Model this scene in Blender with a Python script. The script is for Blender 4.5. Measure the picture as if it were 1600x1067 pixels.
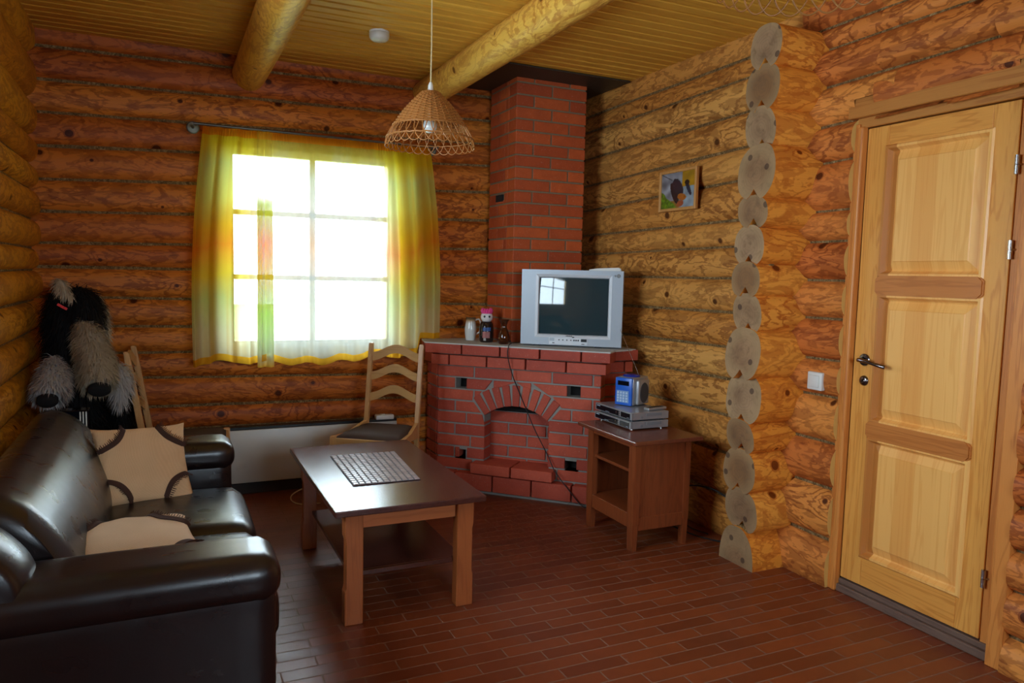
import bpy, bmesh, math, random
from mathutils import Vector, Matrix, noise
random.seed(7)
for o in list(bpy.data.objects): bpy.data.objects.remove(o)
scn = bpy.context.scene
C = scn.collection
PI = math.pi

# ------------------------------------------------------------------ camera
cam_d = bpy.data.cameras.new('camera'); cam = bpy.data.objects.new('camera', cam_d); C.objects.link(cam)
Rr = Vector((0.9061832420518128, -0.4222253031088145, 0.02361620712848424))
Rd = Vector((-0.016094984278939427, -0.0902404152559108, -0.9957899471954423))
Rf = Vector((0.42257884862534995, 0.9019880602697081, -0.08857006167640992))
m = Matrix.Identity(4)
for i in range(3):
    m[i][0] = Rr[i]; m[i][1] = -Rd[i]; m[i][2] = -Rf[i]
m[0][3], m[1][3], m[2][3] = 0.0, 0.0, 1.40
cam.matrix_world = m
cam_d.sensor_width = 36; cam_d.lens = 1167.0/1600*36; cam_d.clip_start = .02; cam_d.clip_end = 200
scn.camera = cam

# ------------------------------------------------------------------ daylight and exposure
world = bpy.data.worlds.new('sky'); scn.world = world; world.use_nodes = True
bg = world.node_tree.nodes['Background']
bg.inputs[0].default_value = (0.74, 0.87, 1.0, 1); bg.inputs[1].default_value = 15.0
scn.view_settings.view_transform = 'Standard'; scn.view_settings.look = 'None'
scn.view_settings.gamma = 1; scn.view_settings.use_curve_mapping = False
scn.view_settings.exposure = 0.42

def portal(name, loc, direction, sx, sy):
    l = bpy.data.lights.new(name, 'AREA'); l.shape = 'RECTANGLE'; l.size = sx; l.size_y = sy
    l.cycles.is_portal = True
    o = bpy.data.objects.new(name, l); C.objects.link(o); o.location = loc
    o.rotation_euler = Vector(direction).to_track_quat('-Z', 'Y').to_euler()
portal('window_daylight', (0.88, 5.02, 1.53), (0, -1, 0), 1.1, 1.25)
portal('window_daylight', (-0.86, 2.35, 1.62), (1, 0, 0), 1.5, 1.1)
portal('window_daylight', (1.2, -1.72, 1.68), (0, 1, 0), 1.6, 1.15)  # sky portal of the added front fill window

# ------------------------------------------------------------------ helpers
MW = {}
def thing(name, label, cat, loc=(0, 0, 0), rotz=0.0, group=None, kind=None):
    o = bpy.data.objects.new(name, None); C.objects.link(o); o.empty_display_size = .05
    o.location = loc; o.rotation_euler = (0, 0, rotz)
    MW[o.name] = Matrix.Translation(Vector(loc)) @ Matrix.Rotation(rotz, 4, 'Z')
    if label: o['label'] = label
    if cat: o['category'] = cat
    if group: o['group'] = group
    if kind: o['kind'] = kind
    return o
def obj(name, bm, mats, parent=None, world=False, smooth=None, label=None, kind=None):
    """links ONE mesh object; world=True: the coordinates are room coordinates"""
    if parent is not None and world: bm.transform(MW[parent.name].inverted())
    me = bpy.data.meshes.new(name)
    bmesh.ops.recalc_face_normals(bm, faces=bm.faces) if smooth != 'keep' else None
    bm.to_mesh(me); bm.free()
    if not isinstance(mats, (list, tuple)): mats = [mats]
    for k in mats: me.materials.append(k)
    o = bpy.data.objects.new(name, me); C.objects.link(o)
    if parent is not None:
        o.parent = parent; MW[o.name] = MW[parent.name].copy()
    else: MW[o.name] = Matrix.Identity(4)
    if smooth:
        ang = math.radians(smooth if isinstance(smooth, (int, float)) and not isinstance(smooth, bool) else 40)
        me.shade_smooth()
        try: me.set_sharp_from_angle(angle=ang)
        except Exception: pass
    if label: o['label'] = label
    if kind: o['kind'] = kind
    return o
def tag(o, label, cat, group=None, kind=None):
    o['label'] = label; o['category'] = cat
    if group: o['group'] = group
    if kind: o['kind'] = kind
    return o
def BM(): return bmesh.new()
def objs(name, bm, mats, parent=None, world=False, smooth=None):
    """one object for each separate piece of the mesh"""
    bm.verts.ensure_lookup_table(); bm.verts.index_update(); seen = set(); out = []
    for v in bm.verts:
        if v.index in seen: continue
        st_, comp = [v], []; seen.add(v.index)
        while st_:
            w = st_.pop(); comp.append(w)
            for e in w.link_edges:
                o = e.other_vert(w)
                if o.index not in seen: seen.add(o.index); st_.append(o)
        ids = {w.index: k for k, w in enumerate(comp)}
        b = bmesh.new(); nv = [b.verts.new(w.co) for w in comp]; fs = set(f for w in comp for f in w.link_faces)
        for f in fs:
            nf = b.faces.new([nv[ids[q.index]] for q in f.verts]); nf.material_index = f.material_index
        out.append(obj(name, b, mats, parent, world, smooth))
    bm.free(); return out
def quadmesh(bm, vs, faces, mi=0):
    v = [bm.verts.new(p) for p in vs]
    out = []
    for f in faces:
        try:
            ff = bm.faces.new([v[i] for i in f]); ff.material_index = mi; out.append(ff)
        except ValueError: pass
    return v, out
def box(bm, x0, x1, y0, y1, z0, z1, mi=0, bev=0.0, seg=1, M=None):
    b = bmesh.new() if bev > 0 else bm
    vs = [(x0,y0,z0),(x1,y0,z0),(x1,y1,z0),(x0,y1,z0),(x0,y0,z1),(x1,y0,z1),(x1,y1,z1),(x0,y1,z1)]
    if M is not None and bev <= 0: vs = [M @ Vector(p) for p in vs]
    v, fs = quadmesh(b, vs, [(0,3,2,1),(4,5,6,7),(0,1,5,4),(1,2,6,5),(2,3,7,6),(3,0,4,7)], mi)
    if bev > 0:
        bmesh.ops.bevel(b, geom=list(b.edges), offset=bev, segments=seg, profile=.5, affect='EDGES', clamp_overlap=True)
        if M is not None: b.transform(M)
        merge(bm, b, mi)
def merge(bm, b, mi=None):
    b.verts.index_update()
    vm = [bm.verts.new(v.co) for v in b.verts]
    uvs = b.loops.layers.uv.active; uvd = bm.loops.layers.uv.verify() if uvs else None
    for f in b.faces:
        try: nf = bm.faces.new([vm[v.index] for v in f.verts])
        except ValueError: continue
        nf.material_index = f.material_index if mi is None else mi
        if uvs:
            for l0, l1 in zip(f.loops, nf.loops): l1[uvd].uv = l0[uvs].uv
    b.free()
def prism(bm, poly, axis, a0, a1, mi=0, M=None):
    """poly: list of 2D points; extruded along axis ('x': poly=(y,z), 'y': poly=(x,z), 'z': poly=(x,y))"""
    def P(p, a):
        q = {'x': (a, p[0], p[1]), 'y': (p[0], a, p[1]), 'z': (p[0], p[1], a)}[axis]
        return M @ Vector(q) if M is not None else q
    n = len(poly)
    vs = [P(p, a0) for p in poly] + [P(p, a1) for p in poly]
    fs = [tuple(range(n))[::-1], tuple(range(n, 2*n))] + [(i, (i+1) % n, n+(i+1) % n, n+i) for i in range(n)]
    return quadmesh(bm, vs, fs, mi)
def tube(bm, pts, r, n=8, mi=0, cap=True, closed=False):
    pts = [Vector(p) for p in pts]; N = len(pts)
    rr = r if isinstance(r, (list, tuple)) else [r]*N
    rings = []; up = None
    for i, p in enumerate(pts):
        if closed: t = (pts[(i+1) % N] - pts[i-1]).normalized()
        else: t = (pts[min(i+1, N-1)] - pts[max(i-1, 0)]).normalized()
        if up is None:
            up = Vector((0, 0, 1)) if abs(t.z) < .9 else Vector((1, 0, 0))
        s = t.cross(up).normalized(); up = s.cross(t).normalized()
        rings.append([bm.verts.new(p + (s*math.cos(2*PI*k/n) + up*math.sin(2*PI*k/n))*rr[i]) for k in range(n)])
    R = range(N if closed else N-1)
    for i in R:
        a, b = rings[i], rings[(i+1) % N]
        for k in range(n):
            f = bm.faces.new((a[k], a[(k+1) % n], b[(k+1) % n], b[k])); f.material_index = mi
    if cap and not closed:
        for q in (rings[0][::-1], rings[-1]):
            f = bm.faces.new(q); f.material_index = mi
def lathe(bm, prof, center=(0, 0, 0), n=32, mi=0, M=None):
    """prof: list of (r,z)"""
    c = Vector(center); rings = []
    for r, z in prof:
        if r < 1e-5:
            p = c + Vector((0, 0, z)); rings.append([bm.verts.new(M @ p if M is not None else p)])
        else:
            row = []
            for k in range(n):
                p = c + Vector((r*math.cos(2*PI*k/n), r*math.sin(2*PI*k/n), z))
                row.append(bm.verts.new(M @ p if M is not None else p))
            rings.append(row)
    for a, b in zip(rings, rings[1:]):
        for k in range(n):
            k2 = (k+1) % n
            if len(a) == 1 and len(b) == 1: break
            if len(a) == 1: f = bm.faces.new((a[0], b[k], b[k2]))
            elif len(b) == 1: f = bm.faces.new((a[k], a[k2], b[0]))
            else: f = bm.faces.new((a[k], a[k2], b[k2], b[k]))
            f.material_index = mi
def rot_to(direction, loc=(0, 0, 0)):
    return Matrix.Translation(Vector(loc)) @ Vector(direction).to_track_quat('Z', 'Y').to_matrix().to_4x4()

# ------------------------------------------------------------------ materials
def srgb(r, g, b):
    f = lambda c: (c/255/12.92) if c/255 <= .04045 else ((c/255+.055)/1.055)**2.4
    return (f(r), f(g), f(b), 1)
class NT:
    def __init__(s, name):
        s.m = bpy.data.materials.new(name); s.m.use_nodes = True; s.t = s.m.node_tree
        s.b = s.t.nodes['Principled BSDF']; s.out = s.t.nodes['Material Output']
    def n(s, typ, **kw):
        x = s.t.nodes.new(typ)
        for k, v in kw.items():
            if hasattr(x, k) and not isinstance(v, tuple): setattr(x, k, v)
            else: x.inputs[k].default_value = v
        return x
    def l(s, a, b): s.t.links.new(a, b)
    def math(s, op, a, b=None, c=None):
        x = s.t.nodes.new('ShaderNodeMath'); x.operation = op
        for i, v in enumerate((a, b, c)):
            if v is None: continue
            if isinstance(v, (int, float)): x.inputs[i].default_value = v
            else: s.l(v, x.inputs[i])
        return x.outputs[0]
    def ramp(s, fac, stops, interp='LINEAR'):
        x = s.t.nodes.new('ShaderNodeValToRGB'); x.color_ramp.interpolation = interp
        e = x.color_ramp.elements
        while len(e) < len(stops): e.new(.5)
        for el, (p, c) in zip(e, stops): el.position = p; el.color = c
        s.l(fac, x.inputs[0]); return x.outputs[0]
    def mix(s, fac, a, b, mode='MIX'):
        x = s.t.nodes.new('ShaderNodeMix'); x.data_type = 'RGBA'; x.blend_type = mode
        for sock, v in ((x.inputs[0], fac), (x.inputs[6], a), (x.inputs[7], b)):
            if isinstance(v, (int, float)): sock.default_value = v
            elif isinstance(v, tuple): sock.default_value = v
            else: s.l(v, sock)
        return x.outputs[2]
    def noise(s, vec, scale, detail=2, dist=0.0, rough=.5, out=0):
        x = s.t.nodes.new('ShaderNodeTexNoise'); x.inputs['Scale'].default_value = scale
        x.inputs['Detail'].default_value = detail; x.inputs['Distortion'].default_value = dist
        x.inputs['Roughness'].default_value = rough
        if vec is not None: s.l(vec, x.inputs['Vector'])
        return x.outputs[out]
    def mapping(s, vec, scale=(1, 1, 1), loc=(0, 0, 0), rot=(0, 0, 0)):
        x = s.t.nodes.new('ShaderNodeMapping'); x.inputs['Scale'].default_value = scale
        x.inputs['Location'].default_value = loc; x.inputs['Rotation'].default_value = rot
        s.l(vec, x.inputs['Vector']); return x.outputs[0]
    def coord(s, which='Object'):
        x = s.t.nodes.new('ShaderNodeTexCoord'); return x.outputs[which]
    def bump(s, h, strength=.3, dist=.01):
        x = s.t.nodes.new('ShaderNodeBump'); x.inputs['Strength'].default_value = strength
        x.inputs['Distance'].default_value = dist; s.l(h, x.inputs['Height']); s.l(x.outputs[0], s.b.inputs['Normal'])
    def fin(s, col=None, rough=.5, spec=.5, metal=0.0):
        if col is not None:
            if isinstance(col, tuple): s.b.inputs['Base Color'].default_value = col
            else: s.l(col, s.b.inputs['Base Color'])
        if isinstance(rough, (int, float)): s.b.inputs['Roughness'].default_value = rough
        else: s.l(rough, s.b.inputs['Roughness'])
        s.b.inputs['Specular IOR Level'].default_value = spec; s.b.inputs['Metallic'].default_value = metal
        return s.m

def mat_plain(name, c, rough=.5, metal=0.0, spec=.5, nscale=40, namp=.12):
    t = NT(name); v = t.coord(); n = t.noise(v, nscale, 3)
    col = t.mix(t.math('MULTIPLY', n, namp*2), c, tuple(x*.6 for x in c[:3])+(1,))
    return t.fin(col, rough, spec, metal)

def mat_log(name, light, mid, dark, rough=.42):
    """pine log: UV u runs along the log in metres, v around it; v is offset by 10 for each log"""
    t = NT(name); uv = t.coord('UV')
    sep = t.n('ShaderNodeSeparateXYZ'); t.l(uv, sep.inputs[0])
    u, v = sep.outputs[0], sep.outputs[1]
    idx = t.math('FLOOR', t.math('DIVIDE', v, 10.0))
    comb = t.n('ShaderNodeCombineXYZ'); t.l(u, comb.inputs[0]); t.l(t.math('MULTIPLY', v, 2.6), comb.inputs[1]); t.l(idx, comb.inputs[2])
    P = comb.outputs[0]
    comb2 = t.n('ShaderNodeCombineXYZ'); t.l(u, comb2.inputs[0]); t.l(v, comb2.inputs[1]); Q = comb2.outputs[0]
    vor = t.n('ShaderNodeTexVoronoi'); vor.voronoi_dimensions = '2D'; vor.feature = 'F1'; t.l(Q, vor.inputs['Vector'])
    vor.inputs['Scale'].default_value = 2.6
    d = vor.outputs['Distance']
    near = t.math('EXPONENT', t.math('MULTIPLY', t.math('MULTIPLY', d, d), -60.0))
    big = t.noise(P, 2.0, 3, .8, .55)
    fine = t.noise(P, 17.0, 2, 1.0, .6)
    f = t.math('ADD', t.math('ADD', t.math('MULTIPLY', big, 9.0), t.math('MULTIPLY', fine, 1.1)), t.math('MULTIPLY', near, 1.8))
    w = t.math('SINE', t.math('MULTIPLY', f, 2*PI))
    line = t.ramp(w, [(0.30, (0,0,0,1)), (.75, (1,1,1,1))])
    # irregular blotches where the growth rings run almost parallel to the hewn surface
    bl = t.noise(P, 5.0, 3, 1.5, .6)
    blm = t.ramp(bl, [(.50, (0,0,0,1)), (.55, (1,1,1,1))])
    amt = t.noise(P, .9, 1)
    la = t.ramp(amt, [(.33, (.4,.4,.4,1)), (.62, (1,1,1,1))])
    wn = t.n('ShaderNodeTexWhiteNoise'); wn.noise_dimensions = '1D'; t.l(t.math('ADD', idx, .37), wn.inputs['W'])
    base = t.mix(t.ramp(wn.outputs['Value'], [(0, (0,0,0,1)), (1, (1,1,1,1))]), light, mid)
    c1 = t.mix(t.math('MULTIPLY', t.math('MULTIPLY', line, la), .62), base, dark)
    c2 = t.mix(t.math('MULTIPLY', blm, .4), c1, dark)
    fib = t.noise(t.mapping(P, (3, 60, 1)), 2.0, 2)
    c3 = t.mix(t.math('MULTIPLY', fib, .25), c2, tuple(x*.45 for x in dark[:3])+(1,))
    sepc = t.n('ShaderNodeSeparateColor'); t.l(vor.outputs['Color'], sepc.inputs[0])
    kr = t.math('ADD', t.math('MULTIPLY', sepc.outputs[0], .045), .018)
    knot = t.math('LESS_THAN', d, kr)
    ring = t.math('LESS_THAN', d, t.math('MULTIPLY', kr, 1.35))
    c4 = t.mix(t.math('MULTIPLY', ring, .6), c3, dark)
    c5 = t.mix(t.math('MULTIPLY', knot, .85), c4, tuple(x*.28 for x in dark[:3])+(1,))
    t.bump(t.math('ADD', t.math('MULTIPLY', w, .12), t.noise(P, 14, 3)), .25, .006)
    return t.fin(c5, rough+.06, .2)

def mat_wood(name, c1, c2, axis='z', scale=1.0, rough=.4, spec=.4, contrast=.6, knots=False, bumpy=.08, island=False):
    """sawn board: fine grain running along the axis"""
    t = NT(name); v = t.coord()
    if island:
        g = t.n('ShaderNodeNewGeometry'); cm = t.n('ShaderNodeCombineXYZ')
        r = t.math('MULTIPLY', g.outputs['Random Per Island'], 37.0)
        for i in range(3): t.l(r, cm.inputs[i])
        add = t.n('ShaderNodeVectorMath'); add.operation = 'ADD'; t.l(v, add.inputs[0]); t.l(cm.outputs[0], add.inputs[1]); v = add.outputs[0]
    s = {'x': (.9, 14, 14), 'y': (14, .9, 14), 'z': (14, 14, .9)}[axis]
    p = t.mapping(v, tuple(k*scale for k in s))
    a = t.noise(p, 1.0, 4, .6, .55)
    w = t.math('SINE', t.math('MULTIPLY', a, 46.0))
    g1 = t.ramp(w, [(.3, (0,0,0,1)), (1, (1,1,1,1))])
    fib = t.noise(t.mapping(p, (6, 6, 6) if axis == 'z' else (6, 6, 6)), 3.0, 2)
    big = t.noise(p, .35, 1)
    fac = t.math('MULTIPLY', t.math('ADD', t.math('MULTIPLY', g1, .6), t.math('MULTIPLY', fib, .4)), contrast)
    col = t.mix(fac, c1, c2)
    col = t.mix(t.math('MULTIPLY', t.ramp(big, [(.35, (0,0,0,1)), (.7, (1,1,1,1))]), .35*contrast), col, c2)
    if island:
        col = t.mix(t.math('MULTIPLY', g.outputs['Random Per Island'], .35), col, c2)
    if knots:
        vor = t.n('ShaderNodeTexVoronoi'); vor.feature = 'F1'; t.l(t.mapping(v, {'x': (.9, 2.5, 2.5), 'y': (2.5, .9, 2.5), 'z': (2.5, 2.5, .9)}[axis]), vor.inputs['Vector']); vor.inputs['Scale'].default_value = 1.8
        kn = t.math('LESS_THAN', vor.outputs['Distance'], .05)
        col = t.mix(t.math('MULTIPLY', kn, .8), col, tuple(x*.35 for x in c2[:3])+(1,))
    t.bump(fib, bumpy, .004)
    return t.fin(col, rough, spec)

M_BACK = mat_log('pine_log_orange', srgb(226,136,50), srgb(192,98,34), srgb(112,42,12))
M_RIGHT = mat_log('pine_log_tan', srgb(236,174,92), srgb(214,142,64), srgb(126,66,26))
M_LEFT = mat_log('pine_log_ochre', srgb(232,168,48), srgb(210,138,34), srgb(150,86,18))
M_DOORW = mat_log('pine_log_red', srgb(234,152,72), srgb(200,106,48), srgb(120,50,20))
M_STUB = mat_log('pine_log_fresh', srgb(250,176,74), srgb(240,152,52), srgb(176,78,20))
M_BEAM = mat_log('pine_log_beam', srgb(238,188,84), srgb(230,170,66), srgb(182,112,40), .35)
M_CUT = mat_plain('fresh_cut_wood', srgb(226,180,96), .7)
M_DARKIN = mat_plain('dark_hollow', srgb(24,20,18), .9)

def mat_endgrain():
    t = NT('weathered_end_grain'); uv = t.coord('UV')
    sep = t.n('ShaderNodeSeparateXYZ'); t.l(uv, sep.inputs[0])
    u, v = sep.outputs[0], sep.outputs[1]
    k = t.math('FLOOR', t.math('DIVIDE', t.math('ADD', u, 5), 10.0))
    u0 = t.math('SUBTRACT', u, t.math('MULTIPLY', k, 10.0))
    r = t.math('SQRT', t.math('ADD', t.math('MULTIPLY', u0, u0), t.math('MULTIPLY', v, v)))
    n = t.noise(uv, 9, 3)
    w = t.math('SINE', t.math('MULTIPLY', t.math('ADD', r, t.math('MULTIPLY', n, .05)), 420))
    a = t.math('ARCTAN2', v, u0)
    crk = t.math('LESS_THAN', t.math('ABSOLUTE', t.math('ADD', t.math('ADD', a, t.math('MULTIPLY', t.math('SUBTRACT', t.noise(uv, 30, 2), .5), .35)), 1.35)), t.math('MULTIPLY', r, .7))
    wk = t.n('ShaderNodeTexWhiteNoise'); wk.noise_dimensions = '1D'; t.l(t.math('ADD', k, .21), wk.inputs['W'])
    tone = t.mix(wk.outputs['Value'], srgb(182,146,110), srgb(150,106,66))
    base = t.mix(n, tone, srgb(104,76,52))
    col = t.mix(t.math('MULTIPLY', t.ramp(w, [(.3,(0,0,0,1)),(1,(1,1,1,1))]), .16), base, srgb(96,74,56))
    col = t.mix(t.ramp(t.noise(uv, 22, 3, 1.0), [(.52,(0,0,0,1)),(.72,(.7,.7,.7,1))]), col, srgb(112,84,60))
    edge = t.ramp(r, [(.05,(0,0,0,1)),(.105,(1,1,1,1))])
    col = t.mix(t.math('MULTIPLY', edge, .3), col, srgb(186,156,112))
    vor = t.n('ShaderNodeTexVoronoi'); vor.voronoi_dimensions = '2D'; t.l(uv, vor.inputs['Vector']); vor.inputs['Scale'].default_value = 7.0
    col = t.mix(t.math('MULTIPLY', t.math('LESS_THAN', vor.outputs['Distance'], .10), .7), col, srgb(60,40,34))
    t.bump(n, .3, .01)
    return t.fin(col, .85, .2)
M_END = mat_endgrain()

def mat_caulk():
    t = NT('oakum_chinking'); v = t.coord(); n = t.noise(t.mapping(v, (1,1,1)), 45, 5, 1.5, .7)
    col = t.ramp(n, [(.3, srgb(74,54,34)), (.5, srgb(142,112,72)), (.7, srgb(194,164,114))])
    t.bump(n, .9, .02); return t.fin(col, .95, .1)
M_CAULK = mat_caulk()

def mat_tiles():
    t = NT('terracotta_strip_tiles'); v = t.coord()
    br = t.n('ShaderNodeTexBrick'); t.l(t.mapping(v, (1,1,1), (0.04, .0, 0)), br.inputs['Vector'])
    br.offset = .5; br.offset_frequency = 2; br.squash = 1
    br.inputs['Scale'].default_value = 1.0; br.inputs['Mortar Size'].default_value = .0028
    br.inputs['Mortar Smooth'].default_value = .1; br.inputs['Bias'].default_value = 0
    br.inputs['Brick Width'].default_value = .26; br.inputs['Row Height'].default_value = .0699
    br.inputs['Color1'].default_value = srgb(138,66,32); br.inputs['Color2'].default_value = srgb(112,50,24)
    br.inputs['Mortar'].default_value = srgb(132,98,76)
    n = t.noise(v, 5, 4, .4, .6)
    col = t.mix(t.math('MULTIPLY', n, .5), br.outputs['Color'], srgb(92,42,22))
    h = t.math('SUBTRACT', 1.0, br.outputs['Fac'])
    hh = t.math('ADD', h, t.math('MULTIPLY', t.noise(v, 30, 3), .12))
    t.bump(hh, .5, .004)
    rg = t.math('ADD', t.math('MULTIPLY', n, .2), t.math('ADD', .30, t.math('MULTIPLY', br.outputs['Fac'], .4)))
    return t.fin(col, rg, .5)
M_TILE = mat_tiles()

def mat_brick(name, a, b):
    t = NT(name); v = t.coord(); g = t.n('ShaderNodeNewGeometry')
    r = g.outputs['Random Per Island']
    base = t.mix(r, a, b)
    n = t.noise(v, 14, 4, .5, .65); n2 = t.noise(v, 90, 3)
    col = t.mix(t.math('MULTIPLY', t.ramp(n, [(.35,(0,0,0,1)),(.75,(1,1,1,1))]), .35), base, tuple(x*.5 for x in b[:3])+(1,))
    col = t.mix(t.math('MULTIPLY', t.ramp(n2, [(.62,(0,0,0,1)),(.75,(1,1,1,1))]), .3), col, srgb(200,160,140))
    t.bump(t.math('ADD', n, t.math('MULTIPLY', n2, .5)), .25, .006)
    return t.fin(col, .6, .3)
M_BRICK = mat_brick('red_brick', srgb(196,88,62), srgb(168,68,50))
M_BRICKC = mat_brick('chimney_brick', srgb(196,90,40), srgb(164,68,32))
M_MORTAR = mat_plain('grey_mortar', srgb(150,146,138), .9, nscale=60, namp=.35)
M_CONC = mat_plain('concrete_slab', srgb(196,196,190), .8, nscale=25, namp=.25)

M_CEIL = mat_wood('ceiling_boards', srgb(232,178,70), srgb(196,132,40), 'x', .8, .45, .3, .7, True, .08, True)
M_DOOR = mat_wood('door_pine', srgb(238,172,84), srgb(200,120,44), 'z', 1.0, .33, .45, .75)
M_DOORH = mat_wood('door_pine_rail', srgb(232,162,76), srgb(190,112,40), 'y', 1.0, .33, .45, .7)
M_DOORR = mat_wood('door_pine_lock_rail', srgb(204,128,60), srgb(164,90,36), 'y', 1.0, .33, .45, .7)
M_FRAME = mat_wood('door_frame_pine', srgb(222,144,68), srgb(176,96,38), 'z', 1.0, .4, .4, .7)
M_FRAMEH = mat_wood('door_header_pine', srgb(200,136,66), srgb(158,90,36), 'y', .8, .4, .4, .8)
M_TABLE = mat_wood('table_dark_stain', srgb(84,44,34), srgb(56,28,24), 'y', 1.2, .2, .6, .6)
M_TLEG = mat_wood('table_leg_stain', srgb(176,98,50), srgb(136,68,32), 'z', 1.2, .35, .45, .6)
M_TAPR = mat_wood('table_apron_stain', srgb(192,110,60), srgb(152,80,42), 'x', 1.2, .35, .45, .6)
M_CAB = mat_wood('cabinet_mahogany', srgb(138,68,34), srgb(98,44,22), 'z', 1.2, .32, .5, .6)
M_CABT = mat_wood('cabinet_top_mahogany', srgb(120,62,40), srgb(84,40,26), 'y', 1.2, .22, .55, .6)
M_CHAIR = mat_wood('chair_birch', srgb(214,164,104), srgb(180,126,72), 'z', 1.0, .35, .45, .5)
M_CHAIRH = mat_wood('chair_birch_slat', srgb(214,168,106), srgb(184,132,76), 'x', 1.0, .35, .45, .5)
M_SEATF = mat_plain('brown_seat_cloth', srgb(74,54,44), .8, nscale=200, namp=.3)
M_CHROME = mat_plain('brushed_steel', srgb(190,190,190), .25, 1.0, .5)
M_WHITEP = mat_plain('white_plastic', srgb(224,222,214), .4)
M_BLACK = mat_plain('black_plastic', srgb(20,20,22), .35)
M_RUBBER = mat_plain('black_cable', srgb(18,18,18), .6)
M_CREAM = mat_plain('cream_cable', srgb(222,204,168), .5)
M_SHEET = mat_plain('dark_sheet_metal', srgb(70,62,52), .5, .5, .5, 8, .3)

# ------------------------------------------------------------------ room shell
XL, XR, YB, YF, ZC = -0.66, 2.80, 4.88, -1.6, 2.66

def log_wall_mesh(a_cuts, seams, to_world, sag, holes, idx0, thick=.17, cap_mi=1):
    """seams: list from top to bottom of (z at a0, z at a1) lines; to_world(a, depth, z): depth>0 goes into the room"""
    bm = BM(); uvl = bm.loops.layers.uv.verify()
    A0, A1 = a_cuts[0], a_cuts[-1]
    ra0, ra1 = seams['a']
    def zs(pair, a):
        t = (a-ra0)/(ra1-ra0); t = max(-.4, min(1.3, t)); return pair[0] + (pair[1]-pair[0])*t
    S = seams['z']
    cuts = set(a_cuts)
    for h in holes: cuts.add(h[0]); cuts.add(h[1])
    cuts = sorted(c for c in cuts if A0 <= c <= A1)
    cols = []
    for c0, c1 in zip(cuts, cuts[1:]):
        n = max(1, int((c1-c0)/.06)); cols += [c0 + (c1-c0)*i/n for i in range(n)]
    cols.append(cuts[-1])
    NP = 12
    for k in range(len(S)-1):
        top, bot = S[k], S[k+1]; rnd = idx0 + k*3.0
        grid = []
        for a in cols:
            zt, zb = zs(top, a), zs(bot, a); h = zt-zb; col = []
            for j in range(NP+1):
                s = -1 + 2*j/NP
                # rounded belly, deeper sweep next to the seams
                dep = sag*(max(0, 1-abs(s)**2.6))**.62*min(1.0, h/.15)
                z = zb + h*(j/NP)
                dep += .006*noise.noise(Vector((a*1.8, z*4, rnd))) + .003*noise.noise(Vector((a*7, z*12, rnd)))
                col.append((a, dep, z))
            grid.append(col)
        vs = [[bm.verts.new(to_world(*p)) for p in col] for col in grid]
        for i in range(len(cols)-1):
            am = (cols[i]+cols[i+1])/2
            for j in range(NP):
                zm = (grid[i][j][2]+grid[i][j+1][2]+grid[i+1][j][2]+grid[i+1][j+1][2])/4
                if any(h[0] < am < h[1] and h[2] < zm < h[3] for h in holes): continue
                f = bm.faces.new((vs[i][j], vs[i+1][j], vs[i+1][j+1], vs[i][j+1]))
                f.smooth = True
                uvq = [(cols[i], j), (cols[i+1], j), (cols[i+1], j+1), (cols[i], j+1)]
                for lp, (ua, jj) in zip(f.loops, uvq):
                    lp[uvl].uv = (ua, 10*(idx0+k) + 2 + (jj/NP)*(zs(top, ua)-zs(bot, ua))*1.15)
        # cut ends at the openings
        for h in holes:
            for side, ai in ((0, h[0]), (1, h[1])):
                if ai <= A0 or ai >= A1: continue
                i = min(range(len(cols)), key=lambda q: abs(cols[q]-ai))
                zz = [p[2] for p in grid[i]]
                if not (h[2] < sum(zz)/len(zz) < h[3]): continue
                front = [bm.verts.new(to_world(*p)) for p in grid[i]]
                back = [bm.verts.new(to_world(p[0], -thick, p[2])) for p in grid[i]]
                for j in range(NP):
                    f = bm.faces.new((front[j], front[j+1], back[j+1], back[j])); f.material_index = cap_mi
                    for lp in f.loops: lp[uvl].uv = (0, 0)
    return bm
def slab_with_holes(bm, a0, a1, z0, z1, holes, to_world, d0, d1, mi=0):
    """flat slab between depths d0 and d1 with rectangular openings"""
    ac = sorted({a0, a1, *[h[0] for h in holes], *[h[1] for h in holes]}); zc = sorted({z0, z1, *[h[2] for h in holes], *[h[3] for h in holes]})
    ac = [a for a in ac if a0 <= a <= a1]; zc = [z for z in zc if z0 <= z <= z1]
    for x0, x1 in zip(ac, ac[1:]):
        for y0, y1 in zip(zc, zc[1:]):
            xm, ym = (x0+x1)/2, (y0+y1)/2
            if any(h[0] < xm < h[1] and h[2] < ym < h[3] for h in holes): continue
            vs = [to_world(x, d, z) for d in (d0, d1) for x, z in ((x0,y0),(x1,y0),(x1,y1),(x0,y1))]
            quadmesh(bm, vs, [(0,1,2,3),(7,6,5,4),(0,4,5,1),(1,5,6,2),(2,6,7,3),(3,7,4,0)], mi)

WB = dict(name='wall_back', fn=lambda a, d, z: (a, YB-d, z))
WR = dict(name='wall_right', fn=lambda a, d, z: (XR-d, a, z))
WL = dict(name='wall_left', fn=lambda a, d, z: (XL+d, a, z))
WF = dict(name='wall_front', fn=lambda a, d, z: (a, YF+d, z))
hole_back = (0.35, 1.41, 0.90, 2.15)
hole_left = (1.60, 3.10, 1.10, 2.15)
hole_door = (1.625, 2.375, -1, 2.19)
hole_front = (0.45, 1.95, 1.15, 2.2)

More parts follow.
